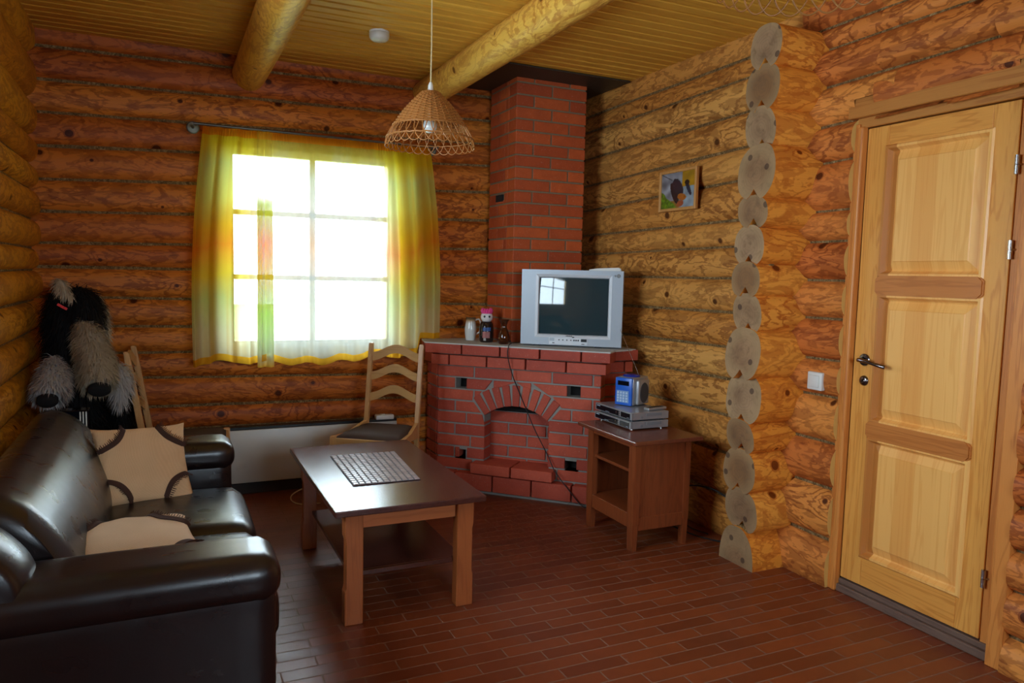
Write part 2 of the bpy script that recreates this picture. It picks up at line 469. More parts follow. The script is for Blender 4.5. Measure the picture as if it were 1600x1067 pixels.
seams_back = dict(a=(-.3, 1.75), z=[(2.76,2.80),(2.58,2.61),(2.407,2.45),(2.233,2.29),(2.057,2.139),(1.877,1.958),(1.699,1.766),(1.523,1.569),(1.387,1.392),(1.216,1.192),(1.052,1.03),(.898,.88),(.751,.71),(.573,.55),(.431,.42),(.25,.25),(.08,.08),(-.1,-.1)])
seams_right = dict(a=(2.4, 4.7), z=[(2.74,2.72),(2.56,2.54),(2.465,2.43),(2.297,2.24),(2.12,2.05),(1.955,1.876),(1.73,1.695),(1.59,1.56),(1.41,1.408),(1.235,1.21),(1.045,1.02),(.876,.845),(.66,.671),(.45,.47),(.21,.24),(-.06,0.0)])
seams_rdoor = dict(a=(1, 2), z=[(q,q) for q in (2.74,2.60,2.46,2.30,2.12,1.95,1.75,1.58,1.41,1.27,1.10,.93,.76,.61,.45,.30,.13,-.06)])
seams_left = dict(a=(2, 4), z=[(q,q) for q in (2.72,2.519,2.287,2.086,1.94,1.804,1.645,1.488,1.367,1.204,1.04,.869,.69,.51,.33,.15,-.05)])
seams_front = dict(a=(0, 4), z=[(2.8-.18*k, 2.8-.18*k) for k in range(17)])

def build_wall(W, mats, pieces, holes, amin, amax, slab_holes=None):
    root = None
    for i, (cuts, seams, sag, idx) in enumerate(pieces):
        bm = log_wall_mesh(cuts, seams, W['fn'], sag, holes, idx)
        if root is None:
            root = obj(W['name'], bm, mats[i], smooth='keep'); root['kind'] = 'structure'
        else: obj('log_course', bm, mats[i], root, smooth='keep')
    bm = BM(); slab_with_holes(bm, amin, amax, -.05, 2.8, slab_holes or holes, W['fn'], -.17, .013)
    obj('oakum_chinking', bm, M_CAULK, root)
    return root
wall_back = build_wall(WB, [[M_BACK, M_CUT]], [((XL-.02, XR+.05), seams_back, .042, 1)], [hole_back], XL-.1, XR+.1)
wall_left = build_wall(WL, [[M_LEFT, M_CUT]], [((YF-.05, YB+.05), seams_left, .058, 30)], [hole_left], YF-.1, YB+.1)
# right wall: tan behind the corner, redder beside the door
wall_right = build_wall(WR, [[M_RIGHT, M_CUT], [M_DOORW, M_CUT], [M_DOORW, M_CUT]],
    [((2.72, YB+.05), seams_right, .048, 60), ((2.2, 2.72), seams_right, .065, 80), ((YF-.05, 1.8), seams_rdoor, .065, 100)],
    [(1.60, 2.395, -1, 2.19)], YF-.1, YB+.1, [(1.60, 2.395, -1, 2.19)])
bm = log_wall_mesh((1.7, 2.3), seams_right, WR['fn'], .065, [(1.0, 2.9, -1, 2.10)], 120)
obj('log_course', bm, [M_DOORW, M_CUT], wall_right, smooth='keep')
bm = log_wall_mesh((XL-.05, XR+.05), seams_front, WF['fn'], .05, [hole_front], 140)
wall_front = obj('wall_front', bm, [M_BACK, M_CUT], smooth='keep'); wall_front['kind'] = 'structure'
bm = BM(); slab_with_holes(bm, XL-.1, XR+.1, -.05, 2.8, [hole_front], WF['fn'], -.17, .006); obj('oakum_chinking', bm, M_CAULK, wall_front)

# floor
bm = BM(); box(bm, XL-.2, XR+.25, YF-.2, YB+.2, -.08, 0.0)
floor = obj('floor', bm, M_TILE); floor['kind'] = 'structure'
# ceiling boards run across the room
bm = BM(); y = YF-.1
while y < YB+.1:
    p = [(y+.0045, ZC+.02), (y+.0045, ZC+.008), (y+.012, ZC), (y+.072, ZC), (y+.0795, ZC+.008), (y+.0795, ZC+.02)]
    prism(bm, p, 'x', XL-.1, XR+.15); y += .084
ceiling = obj('ceiling', bm, M_CEIL); ceiling['kind'] = 'structure'
bm = BM(); box(bm, XL-.3, XR+.35, YF-.3, YB+.3, ZC+.02, ZC+.16); obj('ceiling_backing', bm, M_DARKIN, ceiling)

# cross wall log ends standing out of the right wall
st = [2.548,2.376,2.187,2.014,1.786,1.648,1.477,1.329,1.16,.941,.725,.573,.379,.185,.0]
xe = [2.50,2.50,2.51,2.49,2.49,2.50,2.49,2.51,2.50,2.52,2.52,2.53,2.55,2.55]
random.seed(3)
for k in range(14):
    zt, zb = st[k], st[k+1]; zc = (zt+zb)/2; R = (zt-zb)/2*1.14
    yc = 2.70 + .005*k + random.uniform(-.012, .012); x0 = xe[k]
    Ry = max(.095, min(.118, R))
    if k == 13: zc = .0; R = .185
    if k == 0: zc, R = 2.46, .10
    if k == 13: Ry = .12
    bm = BM(); uvl = bm.loops.layers.uv.verify(); n = 40; NX = 8
    rings = []
    tilt = random.uniform(-.015, .015)
    for i in range(NX+1):
        x = x0 + (XR+.02-x0)*i/NX; ring = []
        for j in range(n):
            a = 2*PI*j/n; rr = 1 + .05*noise.noise(Vector((math.cos(a)*1.2, math.sin(a)*1.2, k*3.1))) + .01*noise.noise(Vector((x*9, a*3, k)))
            ca, sa = math.cos(a), math.sin(a); dy, dz = Ry*math.copysign(abs(ca)**.82, ca)*rr, R*math.copysign(abs(sa)**.86, sa)*rr
            px_ = x + (tilt*dz/R if i == 0 else 0)
            zz = zc+dz
            if k == 13: zz = max(0.0, zz)
            # saddle notch: the underside is scribed over the log below
            if k < 13 and dz < 0: zz = max(zz, zc - R + .052*max(0, 1-abs(dy)/.042)) if i <= 2 else zz
            ring.append((px_, yc+dy, zz, a, rr))
        rings.append([bm.verts.new(p[:3]) for p in ring])
        if i == 0: r0 = ring
    for i in range(NX):
        for j in range(n):
            j2 = (j+1) % n
            f = bm.faces.new((rings[i][j], rings[i][j2], rings[i+1][j2], rings[i+1][j])); f.smooth = True
            for lp, (ii, jj) in zip(f.loops, ((i, j), (i, j+1), (i+1, j+1), (i+1, j))):
                lp[uvl].uv = (x0 + .3*ii/NX + k*.7, 10*(200+k) + 2 + R*2*PI*jj/n)
    cen = bm.verts.new((x0, yc, max(zc, .03)))
    cap = [bm.verts.new(v.co) for v in rings[0]]
    cy, cz = yc, zc
    for j in range(n):
        f = bm.faces.new((cen, cap[(j+1) % n], cap[j])); f.material_index = 1
        for lp in f.loops:
            lp[uvl].uv = ((lp.vert.co.y-cy)+10*k, lp.vert.co.z-cz)
    obj('log_end', bm, [M_STUB, M_END], wall_right, smooth='keep')
# oakum between the log ends
bm = BM()
for k in range(1, 14):
    z = st[k]; yc = 2.70 + .005*k
    for q in range(5):
        xx = max(xe[k-1], xe[k]) + .03 + q*.03; box(bm, xx-.018, xx+.018, yc-.05+random.uniform(-.006,.006), yc+.05, z-.012, z+.016, bev=.008, seg=2)
obj('oakum_chinking', bm, M_CAULK, wall_right)

# ceiling beams
def beam(x, z, R, idx, label):
    bm = BM(); uvl = bm.loops.layers.uv.verify(); n = 36; rows = []
    N = 70
    for i in range(N+1):
        y = YF + (YB+.02-YF)*i/N; row = []
        for j in range(n):
            a = 2*PI*j/n; rr = R*(1+.035*noise.noise(Vector((math.cos(a)*1.5, math.sin(a)*1.5, y*.9+idx))) + .012*noise.noise(Vector((math.cos(a)*4, math.sin(a)*4, y*4+idx))))
            zz = min(z+rr*math.sin(a), ZC+.004); row.append(bm.verts.new((x+rr*math.cos(a), y, zz)))
        rows.append(row)
    for i in range(N):
        for j in range(n):
            f = bm.faces.new((rows[i][j], rows[i][(j+1) % n], rows[i+1][(j+1) % n], rows[i+1][j])); f.smooth = True
            for lp, (ii, jj) in zip(f.loops, ((i, j), (i, j+1), (i+1, j+1), (i+1, j))):
                lp[uvl].uv = ((YF + (YB-YF)*ii/N)*1.0, 10*(idx+250) + 2 + R*2*PI*jj/n)
    o = obj('ceiling_beam', bm, M_BEAM, smooth='keep')
    tag(o, label, 'beam', 'round log ceiling beams')
beam(.49, 2.56, .097, 1, 'round peeled log ceiling beam above the left side of the window')
beam(1.602, 2.577, .092, 2, 'round peeled log ceiling beam running from the pendant lamp towards the chimney top')

# ------------------------------------------------------------------ back window
def glass_mat():
    t = NT('window_glass'); t.b.inputs['Base Color'].default_value = (1,1,1,1)
    tr = t.n('ShaderNodeBsdfTransparent'); tr.inputs[0].default_value = (.93,.96,.97,1)
    gl = t.n('ShaderNodeBsdfGlossy'); gl.inputs['Roughness'].default_value = .02
    fr = t.n('ShaderNodeFresnel'); fr.inputs[0].default_value = 1.45
    mx = t.n('ShaderNodeMixShader'); t.l(fr.outputs[0], mx.inputs[0]); t.l(tr.outputs[0], mx.inputs[1]); t.l(gl.outputs[0], mx.inputs[2])
    t.l(mx.outputs[0], t.out.inputs[0]); return t.m
M_GLASS = glass_mat()
M_WINW = mat_wood('window_frame_pine', srgb(206,170,110), srgb(176,132,76), 'z', 1, .45, .4, .4)
def make_window(name, fn, hole, depth, nv, nh, handle=None):
    a0, a1, z0, z1 = hole
    W = thing(name, None, None, (0, 0, 0), kind='structure'); del_keys = None
    bm = BM()
    for (p0, p1, q0, q1) in ((a0-.005, a0+.035, z0, z1), (a1-.035, a1+.005, z0, z1), (a0, a1, z0-.005, z0+.04), (a0, a1, z1-.04, z1+.005)):
        slab_with_holes(bm, p0, p1, q0, q1, [], fn, -.17, .02)
    obj('window_frame', bm, M_WINW, W)
    bm = BM(); s = .045
    i0, i1, k0, k1 = a0+.035, a1-.035, z0+.04, z1-.04
    for (p0, p1, q0, q1) in ((i0, i0+s*.0+.012, k0, k1), (i1-.012, i1, k0, k1), (i0, i1, k0, k0+.012), (i0, i1, k1-.012, k1)):
        slab_with_holes(bm, p0, p1, q0, q1, [], fn, -depth-.04, -depth+.01)
    for v in nv: slab_with_holes(bm, v-.017, v+.017, k0, k1, [], fn, -depth-.03, -depth)
    for h in nh: slab_with_holes(bm, i0, i1, h-.015, h+.015, [], fn, -depth-.03, -depth)
    obj('glazing_bar', bm, M_WINW, W)
    bm = BM(); slab_with_holes(bm, i0, i1, k0, k1, [], fn, -depth-.016, -depth-.012); obj('window_pane', bm, M_GLASS, W)
    return W
W1 = make_window('window_1', WB['fn'], hole_back, .03, [.874], [1.747, 1.350])
make_window('window_2', WL['fn'], hole_left, .03, [2.35], [1.75])
make_window('window_fill', WF['fn'], hole_front, .03, [1.2], [1.75])  # unseen window added behind the camera for fill light
bm = BM(); box(bm, 1.375, 1.395, 4.845, 4.87, 1.44, 1.50, bev=.003); tube(bm, [(1.385,4.85,1.47),(1.385,4.82,1.47),(1.385,4.815,1.43),(1.385,4.815,1.36)], .007)
obj('window_handle', bm, M_WHITEP, W1)
# wide side casings and sill around the opening
bm = BM()
for (p0, p1, q0, q1) in ((.27, .36, .84, 2.2), (1.40, 1.49, .84, 2.2), (.27, 1.49, 2.12, 2.2), (.27, 1.49, .84, .925)):
    box(bm, p0, p1, 4.812, 4.87, q0, q1, bev=.004)
objs('window_casing', bm, M_WINW, W1)

# leafy birch outside, seen faintly at the left of the panes
M_LEAF = mat_plain('birch_leaves', srgb(90,130,60), .6); M_BARK = mat_plain('birch_bark', srgb(200,196,186), .8, nscale=12, namp=.6)
tr = thing('birch_tree', 'green leafy birch standing outside behind the left window panes', 'tree', (-.6, 9.2, -.6))
bm = BM(); tube(bm, [(-.6,9.2,-.6),(-.56,9.2,1.2),(-.62,9.22,3.2),(-.55,9.2,5)], [.09,.08,.06,.03], 10); obj('trunk', bm, M_BARK, tr, world=True, smooth=True)
bm = BM(); random.seed(5)
for i in range(1500):
    a = random.uniform(0, 2*PI); r = random.random()**.6*1.15; z = random.uniform(.2, 5)
    c = Vector((-.6+r*math.cos(a)*.8, 9.2+r*math.sin(a), z)); s = .05
    e1 = Vector((random.uniform(-1,1), random.uniform(-1,1), random.uniform(-1,1))).normalized()*s; e2 = e1.orthogonal().normalized()*s*.6
    quadmesh(bm, [c-e1, c+e2, c+e1, c-e2], [(0,1,2,3)])
obj('foliage', bm, M_LEAF, tr, world=True)
bm = BM(); box(bm, -30, 34, 5.3, 45, -.7, -.6)
gr = obj('grass_ground', bm, mat_plain('grass', srgb(120,140,80), .9, nscale=3, namp=.4)); gr['kind'] = 'structure'

# ------------------------------------------------------------------ curtain and rod
def mat_curtain():
    t = NT('tie_dye_voile'); uv = t.coord('UV')
    sep = t.n('ShaderNodeSeparateXYZ'); t.l(uv, sep.inputs[0]); u, v = sep.outputs[0], sep.outputs[1]
    n = t.noise(t.mapping(uv, (7, 2.5, 1)), 1.0, 2, .6)
    vv = t.math('ADD', v, t.math('MULTIPLY', t.math('SUBTRACT', n, .5), .16))
    side = t.ramp(vv, [(0, srgb(252,240,190)), (.12, srgb(240,240,190)), (.27, srgb(226,236,150)), (.38, srgb(252,226,70)), (.50, srgb(255,170,50)), (.58, srgb(252,200,50)), (.70, srgb(236,230,110)), (.84, srgb(226,232,130)), (.93, srgb(254,226,50)), (1, srgb(254,214,40))])
    mid = t.ramp(vv, [(0, srgb(250,244,200)), (.08, srgb(232,242,228)), (.35, srgb(240,242,238)), (.5, srgb(252,214,190)), (.62, srgb(246,240,236)), (.82, srgb(240,244,220)), (.92, srgb(246,230,120)), (1, srgb(246,212,50))])
    st1 = t.noise(t.mapping(uv, (26, .5, 1)), 1.0, 3, .3)
    side = t.mix(t.math('MULTIPLY', t.ramp(st1, [(.45, (0,0,0,1)), (.62, (1,1,1,1))]), .55), side, srgb(226,176,20))
    uc = t.math('ABSOLUTE', t.math('SUBTRACT', u, .5))
    sidef = t.ramp(uc, [(.24, (0,0,0,1)), (.36, (1,1,1,1))])
    col = t.mix(sidef, mid, side)
    hem = t.math('LESS_THAN', v, .03); col = t.mix(hem, col, srgb(248,190,50))
    top = t.math('GREATER_THAN', v, .968); col = t.mix(top, col, srgb(232,150,30))
    sh = t.math('MULTIPLY', t.math('ADD', hem, top), .35)
    dif = t.n('ShaderNodeBsdfDiffuse'); trl = t.n('ShaderNodeBsdfTranslucent'); t.l(col, dif.inputs[0]); t.l(col, trl.inputs[0])
    tr = t.n('ShaderNodeBsdfTransparent'); t.l(t.mix(.30, (1,1,1,1), col), tr.inputs[0])
    m1 = t.n('ShaderNodeMixShader'); m1.inputs[0].default_value = .5; t.l(dif.outputs[0], m1.inputs[1]); t.l(trl.outputs[0], m1.inputs[2])
    m2 = t.n('ShaderNodeMixShader'); t.l(m1.outputs[0], m2.inputs[2]); m1.inputs[0].default_value = .6; t.l(tr.outputs[0], m2.inputs[1])
    op = t.math('ADD', t.math('ADD', t.math('MULTIPLY', sidef, .42), .38), sh); t.l(op, m2.inputs[0])
    t.l(m2.outputs[0], t.out.inputs[0]); return t.m
cur = thing('window_curtain', 'sheer yellow, green and orange tie-dye curtain hanging over the window', 'curtain', (.9, 4.70, 2.2))
bm = BM(); uvl = bm.loops.layers.uv.verify(); NU, NV = 420, 40; rows = []
def cur_x(u, v):  # v 0 bottom .. 1 top
    x0, x1 = .147 + (.216-.147)*v, 1.655 + (1.585-1.655)*v
    x0 -= .03*math.sin(v*PI); x1 += .03*math.sin(v*PI)
    # fabric bunched at both sides and near the second fold on the left
    w = u + .035*math.sin(2*PI*u)*1.0
    return x0 + (x1-x0)*w
for j in range(NV+1):
    v = j/NV; row = []
    for i in range(NU+1):
        u = i/NU
        side = min(1, max(.0, (abs(u-.5)-.2)/.2))
        amp = (.006 + .022*side)*(1-.45*v)
        ph = 2*PI*u*19 + 1.1*math.sin(u*31)
        y = 4.695 - amp*math.sin(ph + .8*math.sin(u*17)) - .010*(1-v)*math.sin(2*PI*u*5+1) - .03*(1-v)
        y += .016*math.exp(-((u-.30)/.012)**2)*0
        if v > .965: y += .004*math.sin(u*900)
        x = cur_x(u, v) + .006*side*math.cos(ph)
        zb = .83 + .025*math.sin(u*9+.5)*.6 + .02*u - .012*math.cos(2*PI*u*6) + .05*max(0, u-.85)
        if x > 1.50: zb = zb + (max(zb, .972)-zb)*min(1, (x-1.50)/.03)
        z = zb + (2.205-zb)*v
        row.append(bm.verts.new((x, y, z)))
    rows.append(row)
for j in range(NV):
    for i in range(NU):
        f = bm.faces.new((rows[j][i], rows[j][i+1], rows[j+1][i+1], rows[j+1][i])); f.smooth = True
        for lp, (ii, jj) in zip(f.loops, ((i,j),(i+1,j),(i+1,j+1),(i,j+1))): lp[uvl].uv = (ii/NU, jj/NV)
obj('voile', bm, mat_curtain(), cur, world=True, smooth='keep')
# a second bunched fold layer that hangs left of the middle
bm = BM(); uvl = bm.loops.layers.uv.verify(); rows = []
for j in range(NV+1):
    v = j/NV; row = []
    for i in range(41):
        s = i/40; x = .512 + .085*s + .012*(1-v)*(s-.5) ; y = 4.672 - .016*math.sin(s*2*PI*1.6) - .02*(1-v)
        z = .815 + (2.205-.815)*v; row.append(bm.verts.new((x, y, z)))
    rows.append(row)
for j in range(NV):
    for i in range(40):
        f = bm.faces.new((rows[j][i], rows[j][i+1], rows[j+1][i+1], rows[j+1][i])); f.smooth = True
        for lp, (ii, jj) in zip(f.loops, ((i,j),(i+1,j),(i+1,j+1),(i,j+1))): lp[uvl].uv = (.03+.06*ii/40, min(.96, jj/NV*.86))
t = NT('tie_dye_fold'); sp_ = t.n('ShaderNodeSeparateXYZ'); t.l(t.coord('UV'), sp_.inputs[0])
col = t.ramp(sp_.outputs[1], [(0, srgb(248,196,60)), (.04, srgb(220,230,190)), (.2, srgb(206,232,120)), (.34, srgb(236,200,50)), (.46, srgb(246,170,50)), (.56, srgb(226,222,70)), (.66, srgb(214,226,150)), (.86, srgb(250,214,60))])
df = t.n('ShaderNodeBsdfDiffuse'); tl = t.n('ShaderNodeBsdfTranslucent'); t.l(col, df.inputs[0]); t.l(col, tl.inputs[0])
mx = t.n('ShaderNodeMixShader'); mx.inputs[0].default_value = .22; t.l(df.outputs[0], mx.inputs[1]); t.l(tl.outputs[0], mx.inputs[2])
tp = t.n('ShaderNodeBsdfTransparent'); m3 = t.n('ShaderNodeMixShader'); t.l(t.ramp(sp_.outputs[1], [(.60, (.97,.97,.97,1)), (.72, (.35,.35,.35,1))]), m3.inputs[0]); t.l(tp.outputs[0], m3.inputs[1]); t.l(mx.outputs[0], m3.inputs[2]); t.l(m3.outputs[0], t.out.inputs[0])
obj('gathered_fold', bm, t.m, cur, world=True, smooth='keep')
rod = thing('curtain_rod', 'thin grey metal curtain rod with round wall brackets above the window', 'curtain rod', (.9, 4.70, 2.21))
bm = BM(); tube(bm, [(.17,4.70,2.215),(1.64,4.70,2.213)], .007, 10); obj('pole', bm, mat_plain('grey_metal', srgb(110,108,98), .4, .7), rod, world=True, smooth=True)
MG = mat_plain('galvanised_disc', srgb(130,134,122), .5, .5)
for x in (.175, 1.635):
    bm = BM(); lathe(bm, [(0, 0), (.034, 0), (.036, .006), (.03, .012), (.008, .014), (.008, .12), (0, .12)], n=24, M=rot_to((0, -1, 0), (x, 4.835, 2.213)))
    obj('wall_bracket', bm, MG, rod, world=True, smooth=True)

# ------------------------------------------------------------------ door
D1 = thing('door_1', None, None, (2.79, 2.03, 0), kind='structure')
LY0, LY1, LZ0, LZ1 = 1.709, 2.350, .066, 2.067
pan = [(1.81, 2.243, 1.441, 1.970), (1.805, 2.238, .811, 1.345), (1.805, 2.244, .205, .722)]
bm = BM()
xf = 2.784
stl = [(LY0, 1.807, LZ0, LZ1), (2.243, LY1, LZ0, LZ1)]
for a in stl: box(bm, xf, xf+.045, a[0], a[1], a[2], a[3], bev=.002)
objs('door_stile', bm, M_DOOR, D1, world=True)
bm = BM()
for z0, z1 in ((LZ0, .205), (1.970, LZ1)): box(bm, xf, xf+.045, 1.807, 2.243, z0, z1, bev=.002)
objs('door_rail', bm, M_DOORH, D1, world=True)
for z0, z1 in ((.722, .811), (1.345, 1.441)):
    bm = BM(); c = .022
    prism(bm, [(1.79, z0+c), (1.79, z1-c), (1.812, z1), (2.24, z1), (2.262, z1-c), (2.262, z0+c), (2.24, z0), (1.812, z0)], 'x', xf-.012, xf+.02)
    bmesh.ops.bevel(bm, geom=[e for e in bm.edges if all(v.co.x < xf-.01 for v in e.verts)], offset=.006, segments=2, affect='EDGES')
    obj('lock_rail', bm, M_DOORR, D1, world=True)
bm = BM(); box(bm, 2.835, 2.86, 1.60, 2.44, -.02, 2.2); obj('leak_blocker', bm, M_DARKIN, D1, world=True)  # dark slab added behind the leaf to block leaking sky light
def mat_panel(name, c1, c2, dk):
    t = NT(name); v = t.coord()
    sep = t.n('ShaderNodeSeparateXYZ'); t.l(v, sep.inputs[0])
    y = t.math('ADD', sep.outputs[1], t.math('MULTIPLY', t.noise(t.mapping(v, (1,1,.6)), 2.0, 2), .03))
    st_ = t.math('FLOOR', t.math('MULTIPLY', y, 11.0)); wn = t.n('ShaderNodeTexWhiteNoise'); wn.noise_dimensions = '1D'; t.l(st_, wn.inputs['W'])
    p = t.mapping(v, (1, 22, .8)); a = t.noise(p, 1.0, 3, .5)
    w = t.ramp(t.math('SINE', t.math('MULTIPLY', a, 40)), [(.35,(0,0,0,1)),(1,(1,1,1,1))])
    base = t.mix(wn.outputs['Value'], c1, c2)
    col = t.mix(t.math('MULTIPLY', w, .4), base, c2)
    col = t.mix(t.math('MULTIPLY', t.math('GREATER_THAN', wn.outputs['Value'], .8), .55), col, dk)
    return t.fin(col, .33, .45)
M_PANEL = mat_panel('door_panel_pine', srgb(246,186,104), srgb(226,150,70), srgb(160,88,36))
for (y0, y1, z0, z1) in pan:
    bm = BM(); b = .022
    # moulding frame then raised field
    def ring(o0, x0, o1, x1):
        q = lambda o, x: [(x, y0+o, z0+o), (x, y1-o, z0+o), (x, y1-o, z1-o), (x, y0+o, z1-o)]
        v, f = quadmesh(bm, q(o0, x0)+q(o1, x1), [(0,1,5,4),(1,2,6,5),(2,3,7,6),(3,0,4,7)])
    ring(-.014, xf-.001, -.008, xf-.008); ring(-.008, xf-.008, .002, xf-.008); ring(.002, xf-.008, .012, xf+.012); ring(.012, xf+.012, .018, xf+.016)
    ring(.018, xf+.016, .052, xf+.002); ring(.052, xf+.002, .055, xf-.001)
    o_ = .055; quadmesh(bm, [(xf-.001,y0+o_,z0+o_),(xf-.001,y1-o_,z0+o_),(xf-.001,y1-o_,z1-o_),(xf-.001,y0+o_,z1-o_)], [(0,1,2,3)])
    ring(-.014, xf-.001, -.014, xf+.04)
    quadmesh(bm, [(xf+.04,y0-.014,z0-.014),(xf+.04,y1+.014,z0-.014),(xf+.04,y1+.014,z1+.014),(xf+.04,y0-.014,z1+.014)], [(0,1,2,3)])
    obj('door_panel', bm, M_PANEL, D1, world=True)
# frame
bm = BM()
box(bm, 2.76, 2.95, 2.378, 2.405, 0.0, 2.09, bev=.003)
box(bm, 2.752, 2.79, 2.352, 2.380, 0.0, 2.075, bev=.008, seg=3)
box(bm, 2.790, 2.95, 1.655, 1.707, 0.0, 2.09, bev=.001)
box(bm, 2.745, 2.95, 1.60, 1.657, 0.0, 2.09, bev=.003)
objs('door_jamb', bm, M_FRAME, D1, world=True)
bm = BM(); box(bm, 2.745, 2.95, 1.58, 2.43, 2.115, 2.20, bev=.004); box(bm, 2.772, 2.95, 1.6, 2.40, 2.072, 2.116, bev=.003)
objs('door_header', bm, M_FRAMEH, D1, world=True)
bm = BM(); box(bm, 2.765, 2.95, 1.60, 2.41, 0.0, .034, bev=.004); box(bm, 2.78, 2.95, 1.65, 2.39, .034, .058, bev=.003)
objs('door_threshold', bm, mat_wood('threshold_grey', srgb(118,92,78), srgb(80,60,52), 'y', 1, .5, .4, .6), D1, world=True)
M_HAND = mat_plain('dark_nickel', srgb(120,112,110), .22, 1.0)
bm = BM(); lathe(bm, [(0,0),(.026,0),(.027,.004),(.024,.008),(.012,.009),(.012,.004),(.009,.004),(.009,.04),(0,.04)], n=28, M=rot_to((-1,0,0), (xf,2.293,1.067)))
tube(bm, [(xf-.038,2.297,1.067),(xf-.042,2.283,1.068),(xf-.045,2.25,1.066),(xf-.045,2.21,1.058),(xf-.043,2.175,1.052),(xf-.036,2.163,1.050)], [.009,.009,.008,.008,.0085,.009], 10)
obj('door_handle', bm, M_HAND, D1, world=True, smooth=True)
bm = BM(); lathe(bm, [(0,.012),(.008,.012),(.010,.009),(.018,.008),(.022,.004),(.023,0)], n=28, M=rot_to((-1,0,0), (xf,2.290,.975)))
obj('keyhole_rosette', bm, M_HAND, D1, world=True, smooth=True)
for z in (1.837, 1.534, .305):
    bm = BM(); tube(bm, [(xf-.006,1.705,z-.034),(xf-.006,1.705,z-.001)], .0085, 12); tube(bm, [(xf-.006,1.705,z+.001),(xf-.006,1.705,z+.034)], .0085, 12)
    tube(bm, [(xf-.006,1.705,z),(xf+.01,1.69,z)], .004, 6)
    obj('door_hinge', bm, M_CHROME, D1, world=True, smooth=True)
bm = BM(); tube(bm, [(xf+.01,2.02,1.42),(xf-.005,2.02,1.42)], .003, 6)
for i in range(16): pass
bm.free()

# light switch
sw = thing('light_switch', 'white two-frame plastic light switch on the log wall beside the door', 'light switch', (2.735, 2.509, .945))
bm = BM(); box(bm, 2.722, 2.75, 2.467, 2.551, .903, .987, bev=.006, seg=3); obj('cover_plate', bm, M_WHITEP, sw, world=True, smooth=True)
bm = BM(); box(bm, 2.716, 2.724, 2.480, 2.538, .917, .973, bev=.004, seg=2); obj('rocker', bm, M_WHITEP, sw, world=True, smooth=True)

# ------------------------------------------------------------------ fireplace
FP = thing('fireplace', 'red brick corner fireplace with arched niche and grey mantel slab', 'fireplace', (2.1, 4.3, 0))
T = Vector((1, -1, 0)).normalized(); Nn = Vector((-1, -1, 0)).normalized()
O = Vector((1.621, 4.589, 0))
def F(u, out, z): return O + T*u + Nn*out + Vector((0, 0, z))
LEN = 1.088; CH = .0755; ZM = .955
def brick_poly(bm, poly, o0, o1, g=.0035, mi=0):
    """poly: (u,z) corners, prism between outward offsets o0 (inside) and o1 (face)"""
    vs = [F(u, o0, z) for u, z in poly] + [F(u, o1, z) for u, z in poly]; n = len(poly)
    b = bmesh.new()
    quadmesh(b, vs, [tuple(range(n)), tuple(range(n, 2*n))[::-1]] + [(i, n+i, n+(i+1) % n, (i+1) % n) for i in range(n)], mi)
    bmesh.ops.bevel(b, geom=list(b.edges), offset=.0025, segments=1, affect='EDGES', clamp_overlap=True)
    merge(bm, b, mi)
AC, AZ, RI, RO = .545, .24, .335, .468
def u_out(z, side, R=RO+.006):
    d = R*R-(z-AZ)**2
    return AC + side*math.sqrt(d) if d > 0 else None
random.seed(11)
bm = BM(); J = .011
holes = {3: [(.125, .205), (.875, .962)], 9: [(.160, .215), (.875, .950)]}
def run(u0, u1, shift, L=.25):
    out = []; u = u0; first = (L-shift) if shift > 0 else L
    out.append((u, min(u1, u+first))); u += first + J
    while u < u1-.02:
        out.append((u, min(u1, u+L))); u += L+J
    if out[-1][1]-out[-1][0] < .03 and len(out) > 1: out[-2] = (out[-2][0], out[-1][1]); out.pop()
    return out
pats = [0, .13, 0, .13, .0, .13, 0.05, .13, .02, .13, 0, .1]
